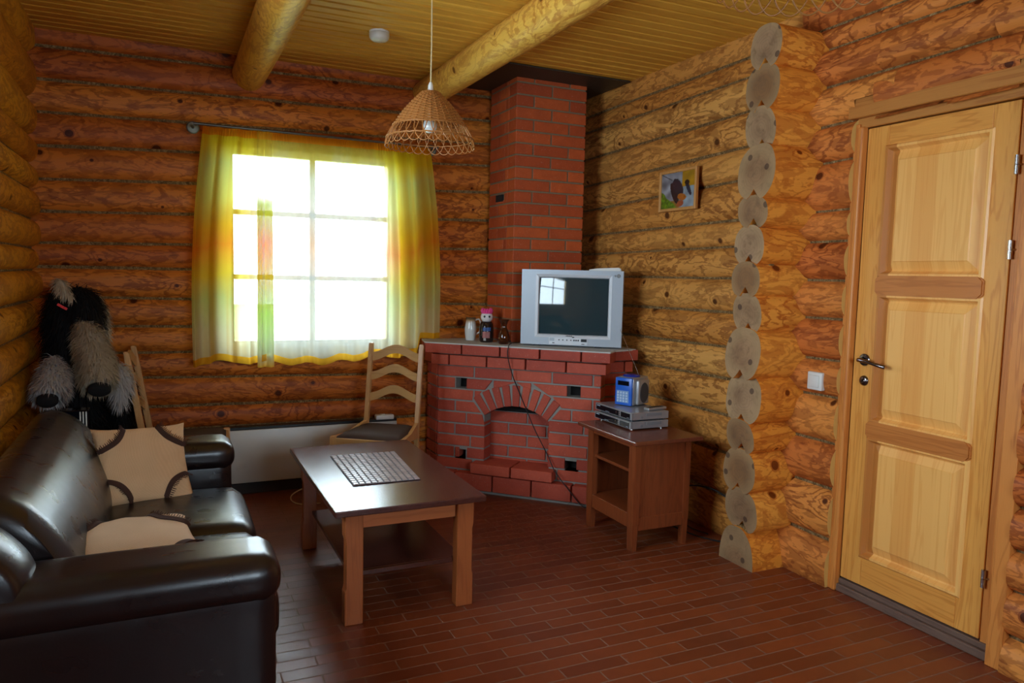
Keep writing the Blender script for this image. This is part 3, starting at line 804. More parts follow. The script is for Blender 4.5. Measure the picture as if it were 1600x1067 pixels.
for k in range(12):
    zt = ZM - k*CH; zb = zt - CH + J
    if k == 11: zb = .022
    lo, hi, out = 0.0, LEN, 0.0
    if k == 0: lo, hi, out = -.064, LEN+.064, .064
    if k == 1: lo, hi, out = -.034, LEN+.034, .034
    if k == 11: out = .06
    for (a, b) in run(lo, hi, pats[k]):
        segs = [(a, b)]
        for (h0, h1) in holes.get(k, []):
            ns = []
            for s in segs:
                if s[1] <= h0 or s[0] >= h1: ns.append(s); continue
                if s[0] < h0-.02: ns.append((s[0], h0))
                if s[1] > h1+.02: ns.append((h1, s[1]))
            segs = ns
        for (s0, s1) in segs:
            if k == 10:
                if s1 > .27 and s0 < .82:   # hearth course is laid separately
                    if s0 < .25: brick_poly(bm, [(s0,zb),(.26,zb),(.26,zt),(s0,zt)], -.1, out)
                    if s1 > .84: brick_poly(bm, [(max(s0,.83),zb),(s1,zb),(s1,zt),(max(s0,.83),zt)], -.1, out)
                    continue
            j = random.uniform(-.0015, .0015)
            zc_ = (zt+zb)/2
            # niche jambs
            if zt < .53 and zb > .19:
                if s1 > .335 and s0 < .765:
                    if s0 < .315: (brick_poly(bm, [(s0,zb),(.335,zb),(.315 if zt>.5 else .335,zt),(s0,zt)], -.115, out+j))
                    if s1 > .785: brick_poly(bm, [(.765,zb),(s1,zb),(s1,zt),(.765,zt)] if s0 < .765 else [(s0,zb),(s1,zb),(s1,zt),(s0,zt)], -.115, out+j)
                    continue
            elif zb < AZ+RO and zt > .50:
                def lim(z):
                    if z < .601: return min(.335, .236 + (.601-z)/.103*.085)
                    r = u_out(z, -1); return r if r else AC
                lb, lt_ = lim(zb), lim(zt); rb, rt = 2*AC-lb, 2*AC-lt_
                L_ = [s0, min(s1, lb), min(s1, lt_)]; R_ = [max(s0, rb), max(s0, rt), s1]
                if s0 < min(lb, lt_)-.01 or (s0 < lt_-.02):
                    pb, pt = min(s1, lb), min(s1, lt_)
                    if pb > s0+.004: brick_poly(bm, [(s0,zb),(pb,zb),(max(pt, s0+.003),zt),(s0,zt)], -.1, out+j)
                    elif pt > s0+.01: brick_poly(bm, [(s0,zt-(zt-zb)*.9),(pt,zt),(s0,zt)], -.1, out+j)
                if s1 > max(rb, rt)+.01 or (s1 > rt+.02):
                    pb, pt = max(s0, rb), max(s0, rt)
                    if pb < s1-.004: brick_poly(bm, [(pb,zb),(s1,zb),(s1,zt),(min(pt, s1-.003),zt)], -.1, out+j)
                    elif pt < s1-.01: brick_poly(bm, [(s1,zt-(zt-zb)*.9),(s1,zt),(pt,zt)], -.1, out+j)
                continue
            brick_poly(bm, [(s0,zb),(s1,zb),(s1,zt),(s0,zt)], -.1, out+j)
# recessed back of the niche
for k in range(5):
    zt = .512 - k*CH; zb = zt-CH+J
    for (a, b) in run(.33, .775, .13 if k % 2 else 0.0): brick_poly(bm, [(a,zb),(b,zb),(b,zt),(a,zt)], -.2, -.115)
obj('brickwork', bm, M_BRICK, FP, world=True)
bm = BM()
for q in range(9):
    a0 = math.radians(129.5 - q*(79/9)); a1 = math.radians(129.5 - (q+1)*(79/9))
    g = .011; ai0, ai1 = a0 - .004/RI, a1 + .004/RI; ao0, ao1 = a0 - g/RO, a1 + g/RO
    P = lambda R, a: (AC+R*math.cos(a), AZ+R*math.sin(a))
    brick_poly(bm, [P(RI, ai0), P(RO, ao0), P(RO, ao1), P(RI, ai1)][::-1], -.11, .005)
obj('arch', bm, M_BRICK, FP, world=True)
bm = BM()
for a, b in ((.275, .540), (.552, .818)): brick_poly(bm, [(a,.136),(b,.136),(b,.2),(a,.2)], -.12, .085)
objs('hearth_ledge', bm, M_BRICK, FP, world=True)
# returns: left end towards the window wall, stepped block at the right end
bm = BM()
def wbrick(bm, p, d, nrm, L, z0, z1, th=.1):
    p, d, nrm = Vector(p), Vector(d), Vector(nrm)
    M = Matrix(((d.x, nrm.x, 0, p.x), (d.y, nrm.y, 0, p.y), (0, 0, 1, 0), (0, 0, 0, 1)))
    box(bm, 0, L, -th, 0, z0, z1, bev=.0025, M=M)
xl0 = O.x
for k in range(12):
    zt = ZM-k*CH; zb = zt-CH+J
    xo = xl0 - (.045 if k == 0 else .022 if k == 1 else 0)
    y = O.y + (.05 if k < 2 else .02); L0 = .25 if k % 2 else .12
    while y < 4.79:
        e = min(y+L0, 4.80); wbrick(bm, (xo, y, 0), (0, 1, 0), (-1, 0, 0), e-y, zb, zt, .09); y = e+J; L0 = .25
obj('side_brickwork', bm, M_BRICK, FP, world=True); bm = BM()
rc = F(LEN, 0, 0)
for k in range(12):
    zt = ZM-k*CH; zb = zt-CH+J; o_ = (.064 if k == 0 else .034 if k == 1 else 0)
    p = F(LEN+o_, o_-.1, 0) + Nn*0
    y0 = rc.y + .095 - o_; x = rc.x + .08 + o_*.3; xe_ = 2.64 + o_*.5
    first = .11 if k % 2 else .2
    while x < xe_-.02:
        e = min(x+first, xe_); wbrick(bm, (x, y0, 0), (1, 0, 0), (0, -1, 0), e-x, zb, zt, .09); x = e+J; first = .25
    wbrick(bm, (xe_, y0+.093, 0), (0, 1, 0), (1, 0, 0), .25, zb, zt, .08)
obj('side_brickwork', bm, M_BRICK, FP, world=True)
# mortar core with the niche and smoke holes left open
bm = BM()
def core(u0, u1, z0, z1, o0=-.22, o1=-.0075): 
    prism(bm, [(u0, z0), (u1, z0), (u1, z1), (u0, z1)], 'y', 0, 0) if False else None
    vs = [F(u, o, z) for o in (o0, o1) for u, z in ((u0,z0),(u1,z0),(u1,z1),(u0,z1))]
    quadmesh(bm, vs, [(0,1,2,3),(7,6,5,4),(0,4,5,1),(1,5,6,2),(2,6,7,3),(3,7,4,0)])
e = .006
core(e, .126, e, ZM-.006); core(.962, LEN-e, e, ZM-.006)
for a, b, hz in ((.126, .205, 0), (.875, .962, 0)):
    core(a, b, e, .2-.0); core(a, b, .262, .662); core(a, b, .73, ZM-.006)
core(.205, .33, e, ZM-.006); core(.77, .875, e, ZM-.006)
core(.33, .77, e, .188); core(.33, .77, .188, .515, -.22, -.125)
core(.33, .77, .66, ZM-.006)
# mortar around the arch
NA = 24
for i in range(NA):
    a0 = math.radians(131 - i*82/NA); a1 = math.radians(131-(i+1)*82/NA)
    q = [(AC+R*math.cos(a), AZ+R*math.sin(a)) for R, a in ((RI+.002,a0),(RO+.012,a0),(RO+.012,a1),(RI+.002,a1))]
    vs = [F(u, o, z) for o in (-.11, -.004) for u, z in q]
    quadmesh(bm, vs, [(0,1,2,3),(7,6,5,4),(0,4,5,1),(1,5,6,2),(2,6,7,3),(3,7,4,0)])
# base bed and rear core block to the walls
pl = [F(-.0, -.02, 0).xy, F(LEN, -.02, 0).xy]
prism(bm, [tuple(F(.0,.035,0).xy), tuple(F(LEN,.035,0).xy), (2.62, 3.93), (2.62, 4.80), (1.64, 4.80)], 'z', 0.0, .047)
prism(bm, [tuple(F(.012,-.20,0).xy), tuple(F(LEN-.02,-.20,0).xy), (2.60, 4.05), (2.60, 4.80), (1.64, 4.80)], 'z', .047, ZM-.008)
box(bm, xl0+.01, xl0+.08, O.y+.03, 4.80, .04, ZM-.01)
box(bm, rc.x+.06, 2.63, rc.y+.105, rc.y+.2, .04, ZM-.01)
obj('mortar_core', bm, M_MORTAR, FP, world=True)
bm = BM()
for a, b in ((.126, .205), (.875, .962)):
    for z0, z1 in ((.2, .262), (.662, .73)):
        vs = [F(u, -.09, z) for u, z in ((a,z0),(b,z0),(b,z1),(a,z1))]; quadmesh(bm, vs, [(0,1,2,3)])
vs = [F(u, -.13, z) for u, z in ((.33,.512),(.77,.512),(.77,.66),(.33,.66))]; quadmesh(bm, vs, [(0,1,2,3)])
objs('shade_sheet', bm, M_DARKIN, FP, world=True)  # near-black sheets stand in for shade in the holes and above the niche
bm = BM()
pts = [F(-.068, .066, 0), F(LEN+.066, .066, 0), F(LEN+.07, -.05, 0)]
prism(bm, [tuple(p.xy) for p in pts] + [(2.66, 3.86), (2.67, 4.80), (1.575, 4.80)], 'z', ZM-.004, ZM+.004)
obj('mantel_slab', bm, M_CONC, FP, world=True)

# chimney
CX0, CX1, CY0, CY1 = 2.05, 2.56, 4.39, 4.80
CHM = thing('chimney', 'tall square red brick chimney rising from the mantel to the ceiling', 'chimney', (2.3, 4.58, ZM+.004))
bm = BM(); k = 0; z = ZM+.010
while z < ZC-.02:
    zt = min(z+CH-J, ZC-.004)
    fr = [(0, .25), (.261, .51)] if k % 2 else [(0, .12), (.131, .379), (.39, .51)]
    for a, b in fr: wbrick(bm, (CX0+a, CY0, 0), (1,0,0), (0,-1,0), b-a, z, zt, .11)
    sd = [(.12+J, .12+J+.25+.0)] if k % 2 else [(.0+.12+J, .245)]
    sd = [(.131, .28), (.291, .41)] if k % 2 else [(.131, .165), (.176, .41)]
    fr0 = .12
    for a, b in ([(.116, .255), (.266, .41)] if k % 2 else [(.116, .16), (.171, .41)]):
        if k == 12 and a > .15 and b > .3: continue
        wbrick(bm, (CX0, CY0+a-.0, 0), (0,1,0), (-1,0,0), b-a, z, zt, .10)
    if k == 12: wbrick(bm, (CX0, CY0+.30, 0), (0,1,0), (-1,0,0), .11, z, zt, .10); wbrick(bm, (CX0, CY0+.171, 0), (0,1,0), (-1,0,0), .125, z, z+.02, .10)
    wbrick(bm, (CX1, CY0+.116, 0), (0,1,0), (1,0,0), .29, z, zt, .10)
    z += CH; k += 1
obj('chimney_brickwork', bm, M_BRICKC, CHM, world=True)
bm = BM(); box(bm, CX0+.006, CX1-.006, CY0+.006, CY1, ZM+.006, ZC-.004)
M_MORT2 = mat_plain('warm_mortar', srgb(134,112,84), .9, nscale=50, namp=.35)
obj('chimney_mortar', bm, M_MORT2, CHM, world=True)
bm = BM(); box(bm, CX0-.004, CX0+.01, CY0+.18, CY0+.29, 1.885, 1.93); obj('soot_slot_shade', bm, M_DARKIN, CHM, world=True)  # dark box stands in for the shade inside the slot
bm = BM(); box(bm, 1.71, 2.74, 4.15, 4.82, ZC-.012, ZC-.002, bev=.002)
sp = obj('ceiling_plate', bm, M_SHEET); tag(sp, 'dark sheet metal fire plate on the ceiling around the chimney top', 'metal plate')

# ------------------------------------------------------------------ heater under the window
HT = thing('convector_heater', 'long white panel heater with black top edge under the window', 'heater', (.8, 4.80, .08))
def mat_heater():
    t = NT('stained_white_enamel'); v = t.coord(); n = t.noise(v, 6, 3, 1.0)
    col = t.mix(t.math('MULTIPLY', t.ramp(n, [(.6,(0,0,0,1)),(.75,(1,1,1,1))]), .35), srgb(206,204,196), srgb(168,160,148)); return t.fin(col, .35, .5)
bm = BM(); box(bm, .10, 1.40, 4.765, 4.80, .085, .415, bev=.005, seg=2); obj('front_panel', bm, mat_heater(), HT, world=True, smooth=True)
bm = BM(); box(bm, .10, 1.40, 4.768, 4.825, .415, .434, bev=.003); box(bm, .12, 1.38, 4.80, 4.82, .085, .415); obj('back_housing', bm, M_BLACK, HT, world=True)
bm = BM()
for x in (.2, 1.3): box(bm, x-.02, x+.02, 4.775, 4.80, 0.0, .085)
objs('foot', bm, M_BLACK, HT, world=True)
bm = BM(); box(bm, 1.255, 1.375, 4.745, 4.80, .432, .462, bev=.006, seg=2); box(bm, 1.29, 1.32, 4.76, 4.78, .462, .466)
obj('thermostat_box', bm, M_WHITEP, HT, world=True, smooth=True)
bm = BM(); box(bm, XL+.04, 1.62, 4.822, 4.85, 0.0, .07, bev=.004)
bb = obj('baseboard_back', bm, mat_plain('dark_baseboard', srgb(54,44,38), .6)); bb['kind'] = 'structure'

# ------------------------------------------------------------------ sofa
def mat_leather():
    t = NT('dark_brown_leather'); v = t.coord(); vor = t.n('ShaderNodeTexVoronoi'); vor.feature = 'DISTANCE_TO_EDGE'; t.l(v, vor.inputs['Vector']); vor.inputs['Scale'].default_value = 260
    n = t.noise(t.mapping(v, (3, 5, 4)), 3.0, 3, .5)
    t.bump(t.noise(v, 180, 2), .06, .003)
    col = t.mix(n, srgb(34,22,22), srgb(20,13,14))
    return t.fin(col, t.math('ADD', .20, t.math('MULTIPLY', n, .2)), .7)
M_LEA = mat_leather()
SF = thing('leather_sofa', 'glossy dark brown leather two-seat sofa along the left wall', 'sofa', (-.1, 2.88, 0))
def puffy(bm, x0, x1, y0, y1, z0, z1, r, bulge=(0, 0, 0), n=14, mi=0, taper=None):
    """rounded box whose faces swell outward"""
    c = Vector(((x0+x1)/2, (y0+y1)/2, (z0+z1)/2)); h = Vector(((x1-x0)/2, (y1-y0)/2, (z1-z0)/2))
    b = bmesh.new(); bmesh.ops.create_cube(b, size=2)
    bmesh.ops.subdivide_edges(b, edges=list(b.edges), cuts=n, use_grid_fill=True)
    for v in b.verts:
        p = v.co.copy(); q = Vector((p.x*h.x, p.y*h.y, p.z*h.z))
        inner = Vector([max(-(h[i]-r), min(h[i]-r, q[i])) for i in range(3)])
        d = q-inner
        if d.length > 1e-9: q = inner + d.normalized()*min(r, d.length*1.0) if sum(1 for i in range(3) if abs(d[i]) > 1e-9) > 1 else q
        for i in range(3):
            if bulge[i]:
                o = [k for k in range(3) if k != i]
                q[i] += math.copysign(1, p[i])*bulge[i]*abs(p[i])*max(0, 1-p[o[0]]**2)**.5*max(0, 1-p[o[1]]**2)**.5
        if taper: q = taper(q, p)
        v.co = c+q
    merge(bm, b, mi)
# base
bm = BM(); puffy(bm, -.50, .26, 2.27, 3.52, .05, .27, .03); obj('base', bm, M_LEA, SF, world=True, smooth=60)
for (y0, y1) in ((2.27, 2.885), (2.89, 3.505)):
    bm = BM(); puffy(bm, -.32, .308, y0, y1, .25, .43, .06, (.010, 0, .02)); obj('seat_cushion', bm, M_LEA, SF, world=True, smooth=60)
# arms with padded top
for (y0, y1, nm) in ((2.04, 2.275, 1), (3.515, 3.75, 2)):
    bm = BM(); puffy(bm, -.52, .27, y0+.012, y1-.012, .04, .55, .03, (.0, .004, 0))
    puffy(bm, -.52, .285, y0-.006, y1+.006, .49, .622, .058, (.0, .0, .008), 18)
    obj('armrest', bm, M_LEA, SF, world=True, smooth=60)
# backrest: leaning rounded profile swept along y
def sweep_back(bm, y0, y1, prof, N=30, endr=.07):
    rows = []; cx = sum(p[0] for p in prof)/len(prof); cz = sum(p[1] for p in prof)/len(prof)
    for i in range(N+1):
        y = y0+(y1-y0)*i/N; d = min(y-y0, y1-y); s = 1.0
        if d < endr: s = 1 - .22*(1-math.sqrt(max(0, 1-(1-d/endr)**2)))
        puff = .012*math.sin(PI*(y-y0)/(y1-y0))
        row = []
        for (x, z) in prof:
            px_, pz = cx+(x-cx)*s, cz+(z-cz)*s
            if x > cx: px_ += puff
            row.append(bm.verts.new((px_, y, pz)))
        rows.append(row)
    n = len(prof)
    for a, b in zip(rows, rows[1:]):
        for j in range(n): bm.faces.new((a[j], a[(j+1) % n], b[(j+1) % n], b[j]))
    bm.faces.new(rows[0][::-1]); bm.faces.new(rows[-1])
def smoothp(pts, it=3):
    for _ in range(it):
        q = []
        for i in range(len(pts)):
            a, b = pts[i], pts[(i+1) % len(pts)]
            q += [(a[0]*.75+b[0]*.25, a[1]*.75+b[1]*.25), (a[0]*.25+b[0]*.75, a[1]*.25+b[1]*.75)]
        pts = q
    return pts
bm = BM(); sweep_back(bm, 2.29, 3.72, smoothp([(-.22,.38),(-.20,.47),(-.24,.60),(-.33,.74),(-.45,.80),(-.53,.73),(-.50,.55),(-.42,.38)]))
obj('back_cushion', bm, M_LEA, SF, world=True, smooth=60)
bm = BM(); sweep_back(bm, 2.04, 3.75, smoothp([(-.40,.06),(-.40,.5),(-.44,.70),(-.52,.72),(-.565,.68),(-.55,.4),(-.55,.06)])); 
obj('back_frame', bm, M_LEA, SF, world=True, smooth=60)
bm = BM(); sweep_back(bm, 2.045, 2.27, smoothp([(-.33,.50),(-.30,.62),(-.38,.73),(-.46,.77),(-.54,.72),(-.52,.55),(-.45,.5)]), 16, .1)
obj('back_corner_pad', bm, M_LEA, SF, world=True, smooth=60); bm = BM(); sweep_back(bm, 3.735, 3.765, smoothp([(-.40,.45),(-.40,.62),(-.45,.70),(-.52,.72),(-.56,.66),(-.55,.5)]), 4, .01)
obj('back_corner_pad', bm, M_LEA, SF, world=True, smooth=60)
bm = BM()
for x in (-.48, .2):
    for y in (2.1, 3.69): box(bm, x-.03, x+.03, y-.03, y+.03, 0, .05, bev=.004)
objs('foot', bm, M_BLACK, SF, world=True)

# throw pillows
def mat_pillow(name, c, c2):
    t = NT(name); v = t.coord(); w = t.n('ShaderNodeTexChecker'); t.l(v, w.inputs['Vector']); w.inputs['Scale'].default_value = 240
    n = t.noise(v, 9, 3)
    col = t.mix(t.math('ADD', t.math('MULTIPLY', w.outputs['Fac'], .25), t.math('MULTIPLY', n, .4)), c, c2)
    t.bump(t.math('ADD', w.outputs['Fac'], t.math('MULTIPLY', n, 4)), .2, .004); return t.fin(col, .85, .2)
M_TRIM = mat_plain('brown_fringe', srgb(70,44,34), .9)
def pillow(name, label, loc, M3, S, th, mat, seed):
    P = thing(name, label, 'cushion', loc, group='beige throw pillows on the sofa')
    def surf(u, v, side):
        t = (max(0, 1-u*u)**.5*max(0, 1-v*v)**.5)**.75
        pinch = 1-.09*(1-abs(u)**2)*abs(v)**4 ; pinch2 = 1-.09*(1-abs(v)**2)*abs(u)**4
        w = .006*noise.noise(Vector((u*3+seed, v*3, seed)))
        return Vector((u*S*pinch2, v*S*pinch, side*(th*t) + w))
    bm = BM(); N = 28
    for side in (1, -1):
        g = [[bm.verts.new(M3 @ surf(-1+2*i/N, -1+2*j/N, side)) for i in range(N+1)] for j in range(N+1)]
        for j in range(N):
            for i in range(N): bm.faces.new((g[j][i], g[j][i+1], g[j+1][i+1], g[j+1][i]))
    bmesh.ops.remove_doubles(bm, verts=bm.verts, dist=.0008)
    obj('pillow_cover', bm, mat, P, smooth=80)
    random.seed(seed)
    for cx, cy in ((-1,-1),(1,-1),(1,1),(-1,1)):
        bm = BM(); pts = []
        for q in range(21):
            s = q/20; a = s*PI/2
            u = cx*(1-.98*math.cos(a)**1.0*.62 - .0) ; v = cy*(1-.98*math.sin(a)*.62)
            # shallow arc across the corner
            u = cx*(.34 + .64*s - .12*math.sin(PI*s)); v = cy*(.98 - .64*s - .12*math.sin(PI*s))
            p = surf(u, v, 1); p.z += .002; pts.append(p)
        ribbon = []
        for q, p in enumerate(pts):
            d = Vector((cx, cy, 0)).normalized()*.011
            ribbon.append((p-d, p+d))
        for (a0, b0), (a1, b1) in zip(ribbon, ribbon[1:]):
            vs = [M3 @ p for p in (a0, b0, b1, a1, a0+Vector((0,0,.004)), b0+Vector((0,0,.004)), b1+Vector((0,0,.004)), a1+Vector((0,0,.004)))]
            quadmesh(bm, vs, [(0,3,2,1),(4,5,6,7),(0,1,5,4),(1,2,6,5),(2,3,7,6),(3,0,4,7)])
        # looped fringe
        for q in range(1, 20):
            p = pts[q] + Vector((0,0,.004)); d = Vector((cx, cy, 0)).normalized(); L = random.uniform(.006, .018)
            tube(bm, [M3 @ (p+d*.009), M3 @ (p+d*(.011+L)+Vector((.003,.003,.003))), M3 @ (p+d*.009+Vector((.004,-.004,.001)))], .0013, 4)
        obj('fringe_trim', bm, M_TRIM, P)
    return P
def frame3(xv, yv):
    x = Vector(xv).normalized(); y = Vector(yv); y = (y-x*y.dot(x)).normalized(); z = x.cross(y)
    return Matrix((x, y, z)).transposed().to_4x4()
pillow('throw_pillow', 'beige pillow with brown fringed arcs leaning on the far sofa arm', (-.085, 3.435, .568), frame3((.95,.20,-.02), (-.16,.55,.80)), .183, .055, mat_pillow('beige_weave', srgb(228,190,146), srgb(196,156,116)), 4)
pillow('throw_pillow', 'beige pillow with brown fringed arcs lying flat behind the near sofa arm', (-.095, 2.56, .512), frame3((.97,.20,-.03), (-.20,.95,.14)), .195, .058, mat_pillow('cream_diamond_weave', srgb(232,204,170), srgb(206,176,146)), 9)

# ------------------------------------------------------------------ coffee table
CT = thing('coffee_table', 'dark stained wooden coffee table with a lower shelf in front of the sofa', 'coffee table', (.9, 3.36, 0))
bm = BM(); box(bm, .583, 1.212, 2.80, 3.93, .455, .480, bev=.004, seg=2); obj('tabletop', bm, M_TABLE, CT, world=True)
def table_leg(x0, x1, y0, y1, left):
    bm = BM(); c = .010
    xs = (x0, x1)
    zz = [(0, 0), (.135, 0), (.155, c), (.335, c), (.36, 0), (.455, 0)]
    if left: poly = [(x0+o, z) for z, o in zz] + [(x1, .455), (x1, 0)]
    else: poly = [(x1-o, z) for z, o in zz] + [(x0, .455), (x0, 0)]
    prism(bm, poly, 'y', y0, y1)
    bmesh.ops.bevel(bm, geom=list(bm.edges), offset=.003, segments=1, affect='EDGES', clamp_overlap=True)
    return bm
for (x0, x1, y0, y1, l) in ((.630,.703,2.84,2.895,True),(1.100,1.173,2.84,2.895,False),(.615,.685,3.73,3.785,True),(1.100,1.170,3.73,3.785,False)):
    obj('leg', table_leg(x0, x1, y0, y1, l), M_TLEG, CT, world=True)
bm = BM(); box(bm, .705, 1.098, 2.862, 2.882, .385, .455, bev=.002); obj('apron', bm, M_TAPR, CT, world=True)
bm = BM(); box(bm, .69, 1.098, 3.745, 3.765, .385, .455, bev=.002); obj('apron', bm, M_TAPR, CT, world=True)
for x in (.650, 1.130):
    bm = BM(); box(bm, x, x+.02, 2.897, 3.728, .385, .455, bev=.002); obj('apron', bm, M_TLEG, CT, world=True)
bm = BM(); box(bm, .66, 1.143, 2.90, 3.725, .180, .200, bev=.003); box(bm, .706, 1.097, 2.885, 2.90, .180, .200, bev=.002); obj('lower_shelf', bm, M_TABLE, CT, world=True)

# tile mat
MT = thing('placemat', 'square mat of small pale tiles on dark backing lying on the coffee table', 'placemat', (.895, 3.40, .481))
P00, P10, P11, P01 = Vector((.728,3.127,0)), Vector((1.029,3.124,0)), Vector((1.066,3.662,0)), Vector((.740,3.676,0))
def mp(u, v, z): return P00*(1-u)*(1-v)+P10*u*(1-v)+P11*u*v+P01*(1-u)*v+Vector((0,0,z))
bm = BM(); vs = [mp(u, v, z) for z in (.481, .4835) for u, v in ((0,0),(1,0),(1,1),(0,1))]
quadmesh(bm, vs, [(0,3,2,1),(4,5,6,7),(0,1,5,4),(1,2,6,5),(2,3,7,6),(3,0,4,7)]); obj('mat_backing', bm, mat_plain('dark_thread', srgb(36,26,30), .7), MT, world=True)
bm = BM(); NX_, NY_ = 11, 17
for i in range(NX_):
    for j in range(NY_):
        u0, u1 = (i+.10)/NX_, (i+.90)/NX_; v0, v1 = (j+.11)/NY_, (j+.89)/NY_
        q = [mp(u0,v0,0), mp(u1,v0,0), mp(u1,v1,0), mp(u0,v1,0)]; cc = (q[0]+q[1]+q[2]+q[3])/4
        vs = [p+Vector((0,0,.4835)) for p in q] + [cc+(p-cc)*.86+Vector((0,0,.4875)) for p in q]
        quadmesh(bm, vs, [(4,5,6,7),(0,1,5,4),(1,2,6,5),(2,3,7,6),(3,0,4,7)])
obj('mat_tiles', bm, mat_plain('pale_polished_tile', srgb(176,158,156), .22, nscale=18, namp=.6), MT, world=True)

# ------------------------------------------------------------------ side cabinet
CB = thing('side_cabinet', 'reddish brown open-front side cabinet standing right of the fireplace', 'cabinet', (2.33, 3.3, 0))
bm = BM(); box(bm, 2.118, 2.545, 3.045, 3.62, .562, .585, bev=.006, seg=2); obj('cabinet_top', bm, M_CABT, CB, world=True)
x0, x1, y0, y1 = 2.155, 2.505, 3.095, 3.56
def cleg(xa, xb, ya, yb):
    bm = BM(); prism(bm, [(xa, .14), (xb, .14), (xb, .562), (xa, .562)], 'y', ya, yb)
    prism(bm, [(xa+.004, 0), (xb-.006, 0), (xb, .14), (xa, .14)], 'y', ya+.003, yb-.003); return bm
for a in ((x0,x0+.035,y0,y0+.055),(x0,x0+.035,y1-.055,y1),(x1-.035,x1,y0,y0+.04),(x1-.035,x1,y1-.04,y1)): obj('leg', cleg(*a), M_CAB, CB, world=True)
bm = BM(); box(bm, x0+.035, x1-.035, y0+.010, y0+.022, .165, .56); obj('side_panel', bm, M_CAB, CB, world=True)
bm = BM(); box(bm, x0+.035, x1-.035, y1-.022, y1-.010, .165, .56); obj('side_panel', bm, M_CAB, CB, world=True)
bm = BM()
box(bm, x0+.035, x1-.035, y0+.004, y0+.026, .105, .175, bev=.002); box(bm, x0+.035, x1-.035, y1-.026, y1-.004, .105, .175, bev=.002)
box(bm, x0+.003, x0+.022, y0+.055, y1-.055, .115, .19, bev=.002); box(bm, x0+.003, x0+.022, y0+.055, y1-.055, .535, .562, bev=.002)
box(bm, x0+.035, x1-.035, y0+.004, y0+.026, .55, .562)
objs('rail', bm, M_CAB, CB, world=True)
bm = BM(); box(bm, x0+.015, x1-.02, y0+.024, y1-.024, .40, .415, bev=.002); obj('shelf', bm, M_CAB, CB, world=True)
bm = BM(); box(bm, x0+.02, x1-.02, y0+.024, y1-.024, .178, .19); obj('bottom_board', bm, M_CAB, CB, world=True)
bm = BM(); box(bm, x1-.022, x1-.012, y0+.03, y1-.03, .17, .56); obj('back_panel', bm, mat_plain('dark_back_panel', srgb(60,36,26), .7), CB, world=True)

# receivers
M_SILV = mat_plain('silver_case', srgb(176,178,182), .35, .6)
M_GLOSSB = mat_plain('gloss_black_face', srgb(14,16,24), .12)
M_BLUE = mat_plain('blue_plastic', srgb(36,96,196), .3)
M_BUTT = mat_plain('pale_buttons', srgb(190,205,225), .4)
for i, (z0, lab) in enumerate(((.592, 'silver set-top receiver directly on the cabinet top, lower of the two'), (.640, 'silver set-top receiver stacked on another, right under the blue radio'))):
    RX = thing('receiver_box', lab, 'receiver', (2.37, 3.47, z0-.006), group='stacked silver receivers')
    dx = .004*i
    bm = BM(); box(bm, 2.262+dx, 2.50, 3.292, 3.652, z0, z0+.040, bev=.002); obj('case', bm, M_SILV, RX, world=True)
    bm = BM(); box(bm, 2.250+dx, 2.262+dx, 3.290, 3.654, z0+.001, z0+.041, bev=.002); obj('front_frame', bm, M_SILV, RX, world=True)
    bm = BM(); box(bm, 2.247+dx, 2.251+dx, 3.302, 3.388, z0+.006, z0+.034, bev=.001); box(bm, 2.247+dx, 2.251+dx, 3.412, 3.640, z0+.006, z0+.034, bev=.001); objs('display_window', bm, M_GLOSSB, RX, world=True)
    bm = BM()
    for dz in (.010, .020, .030):
        tube(bm, [(2.251+dx, 3.400, z0+dz), (2.245+dx, 3.400, z0+dz)], .004, 10)
    tube(bm, [(2.249+dx, 3.43, z0+.024), (2.245+dx, 3.43, z0+.024)], .005, 10); tube(bm, [(2.249+dx, 3.43, z0+.013), (2.245+dx, 3.43, z0+.013)], .002, 8)
    objs('button', bm, M_CHROME, RX, world=True)
    bm = BM()
    for q in range(6): box(bm, 2.2465+dx, 2.2475+dx, 3.632-.006*q-.004, 3.632-.006*q, z0+.027, z0+.0315)
    obj('lettering', bm, M_BUTT, RX, world=True); bm = BM()
    for q in range(7): box(bm, 2.2465+dx, 2.2475+dx, 3.54-.006*q-.004, 3.54-.006*q, z0+.010, z0+.012)
    obj('lettering', bm, M_BUTT, RX, world=True); bm = BM()
    for q in range(3): box(bm, 2.2465+dx, 2.2475+dx, 3.325-.007*q-.004, 3.325-.007*q, z0+.010, z0+.0125)
    obj('lettering', bm, M_BUTT, RX, world=True)
    bm = BM(); box(bm, 2.355, 2.452, 3.2895, 3.2922, z0+.019, z0+.034)
    for q in range(0): box(bm, 2.36+.009*q, 2.364+.009*q, 3.2905, 3.292, z0+.022, z0+.031)
    lathe(bm, [(0,0),(.007,0),(.007,.0015),(0,.0015)], n=14, M=rot_to((0,-1,0), (2.325,3.2925,z0+.014)))
    objs('side_vent', bm, mat_plain('vent_grey', srgb(140,142,146), .5, .4), RX, world=True)
    if i == 0:
        for x in (2.28, 2.47):
            for y in (3.32, 3.62):
                bm = BM(); lathe(bm, [(0,0),(.010,0),(.010,.007),(0,.007)], center=(x, y, .585), n=14); obj('foot', bm, M_CHROME, RX, world=True)
    else:
        bm = BM()
        for x in (2.28, 2.47):
            for y in (3.32, 3.62): lathe(bm, [(0,0),(.010,0),(.010,.008),(0,.008)], center=(x, y, .632), n=14)
        objs('foot', bm, M_BLACK, RX, world=True)

# radio
rz = math.atan2(3.508-3.614, 2.369-2.32)
RD = thing('clock_radio', 'small blue and silver clock radio on top of the two receivers', 'radio', (2.345, 3.505, .682), math.atan2(-.42, -.9)+PI/2)
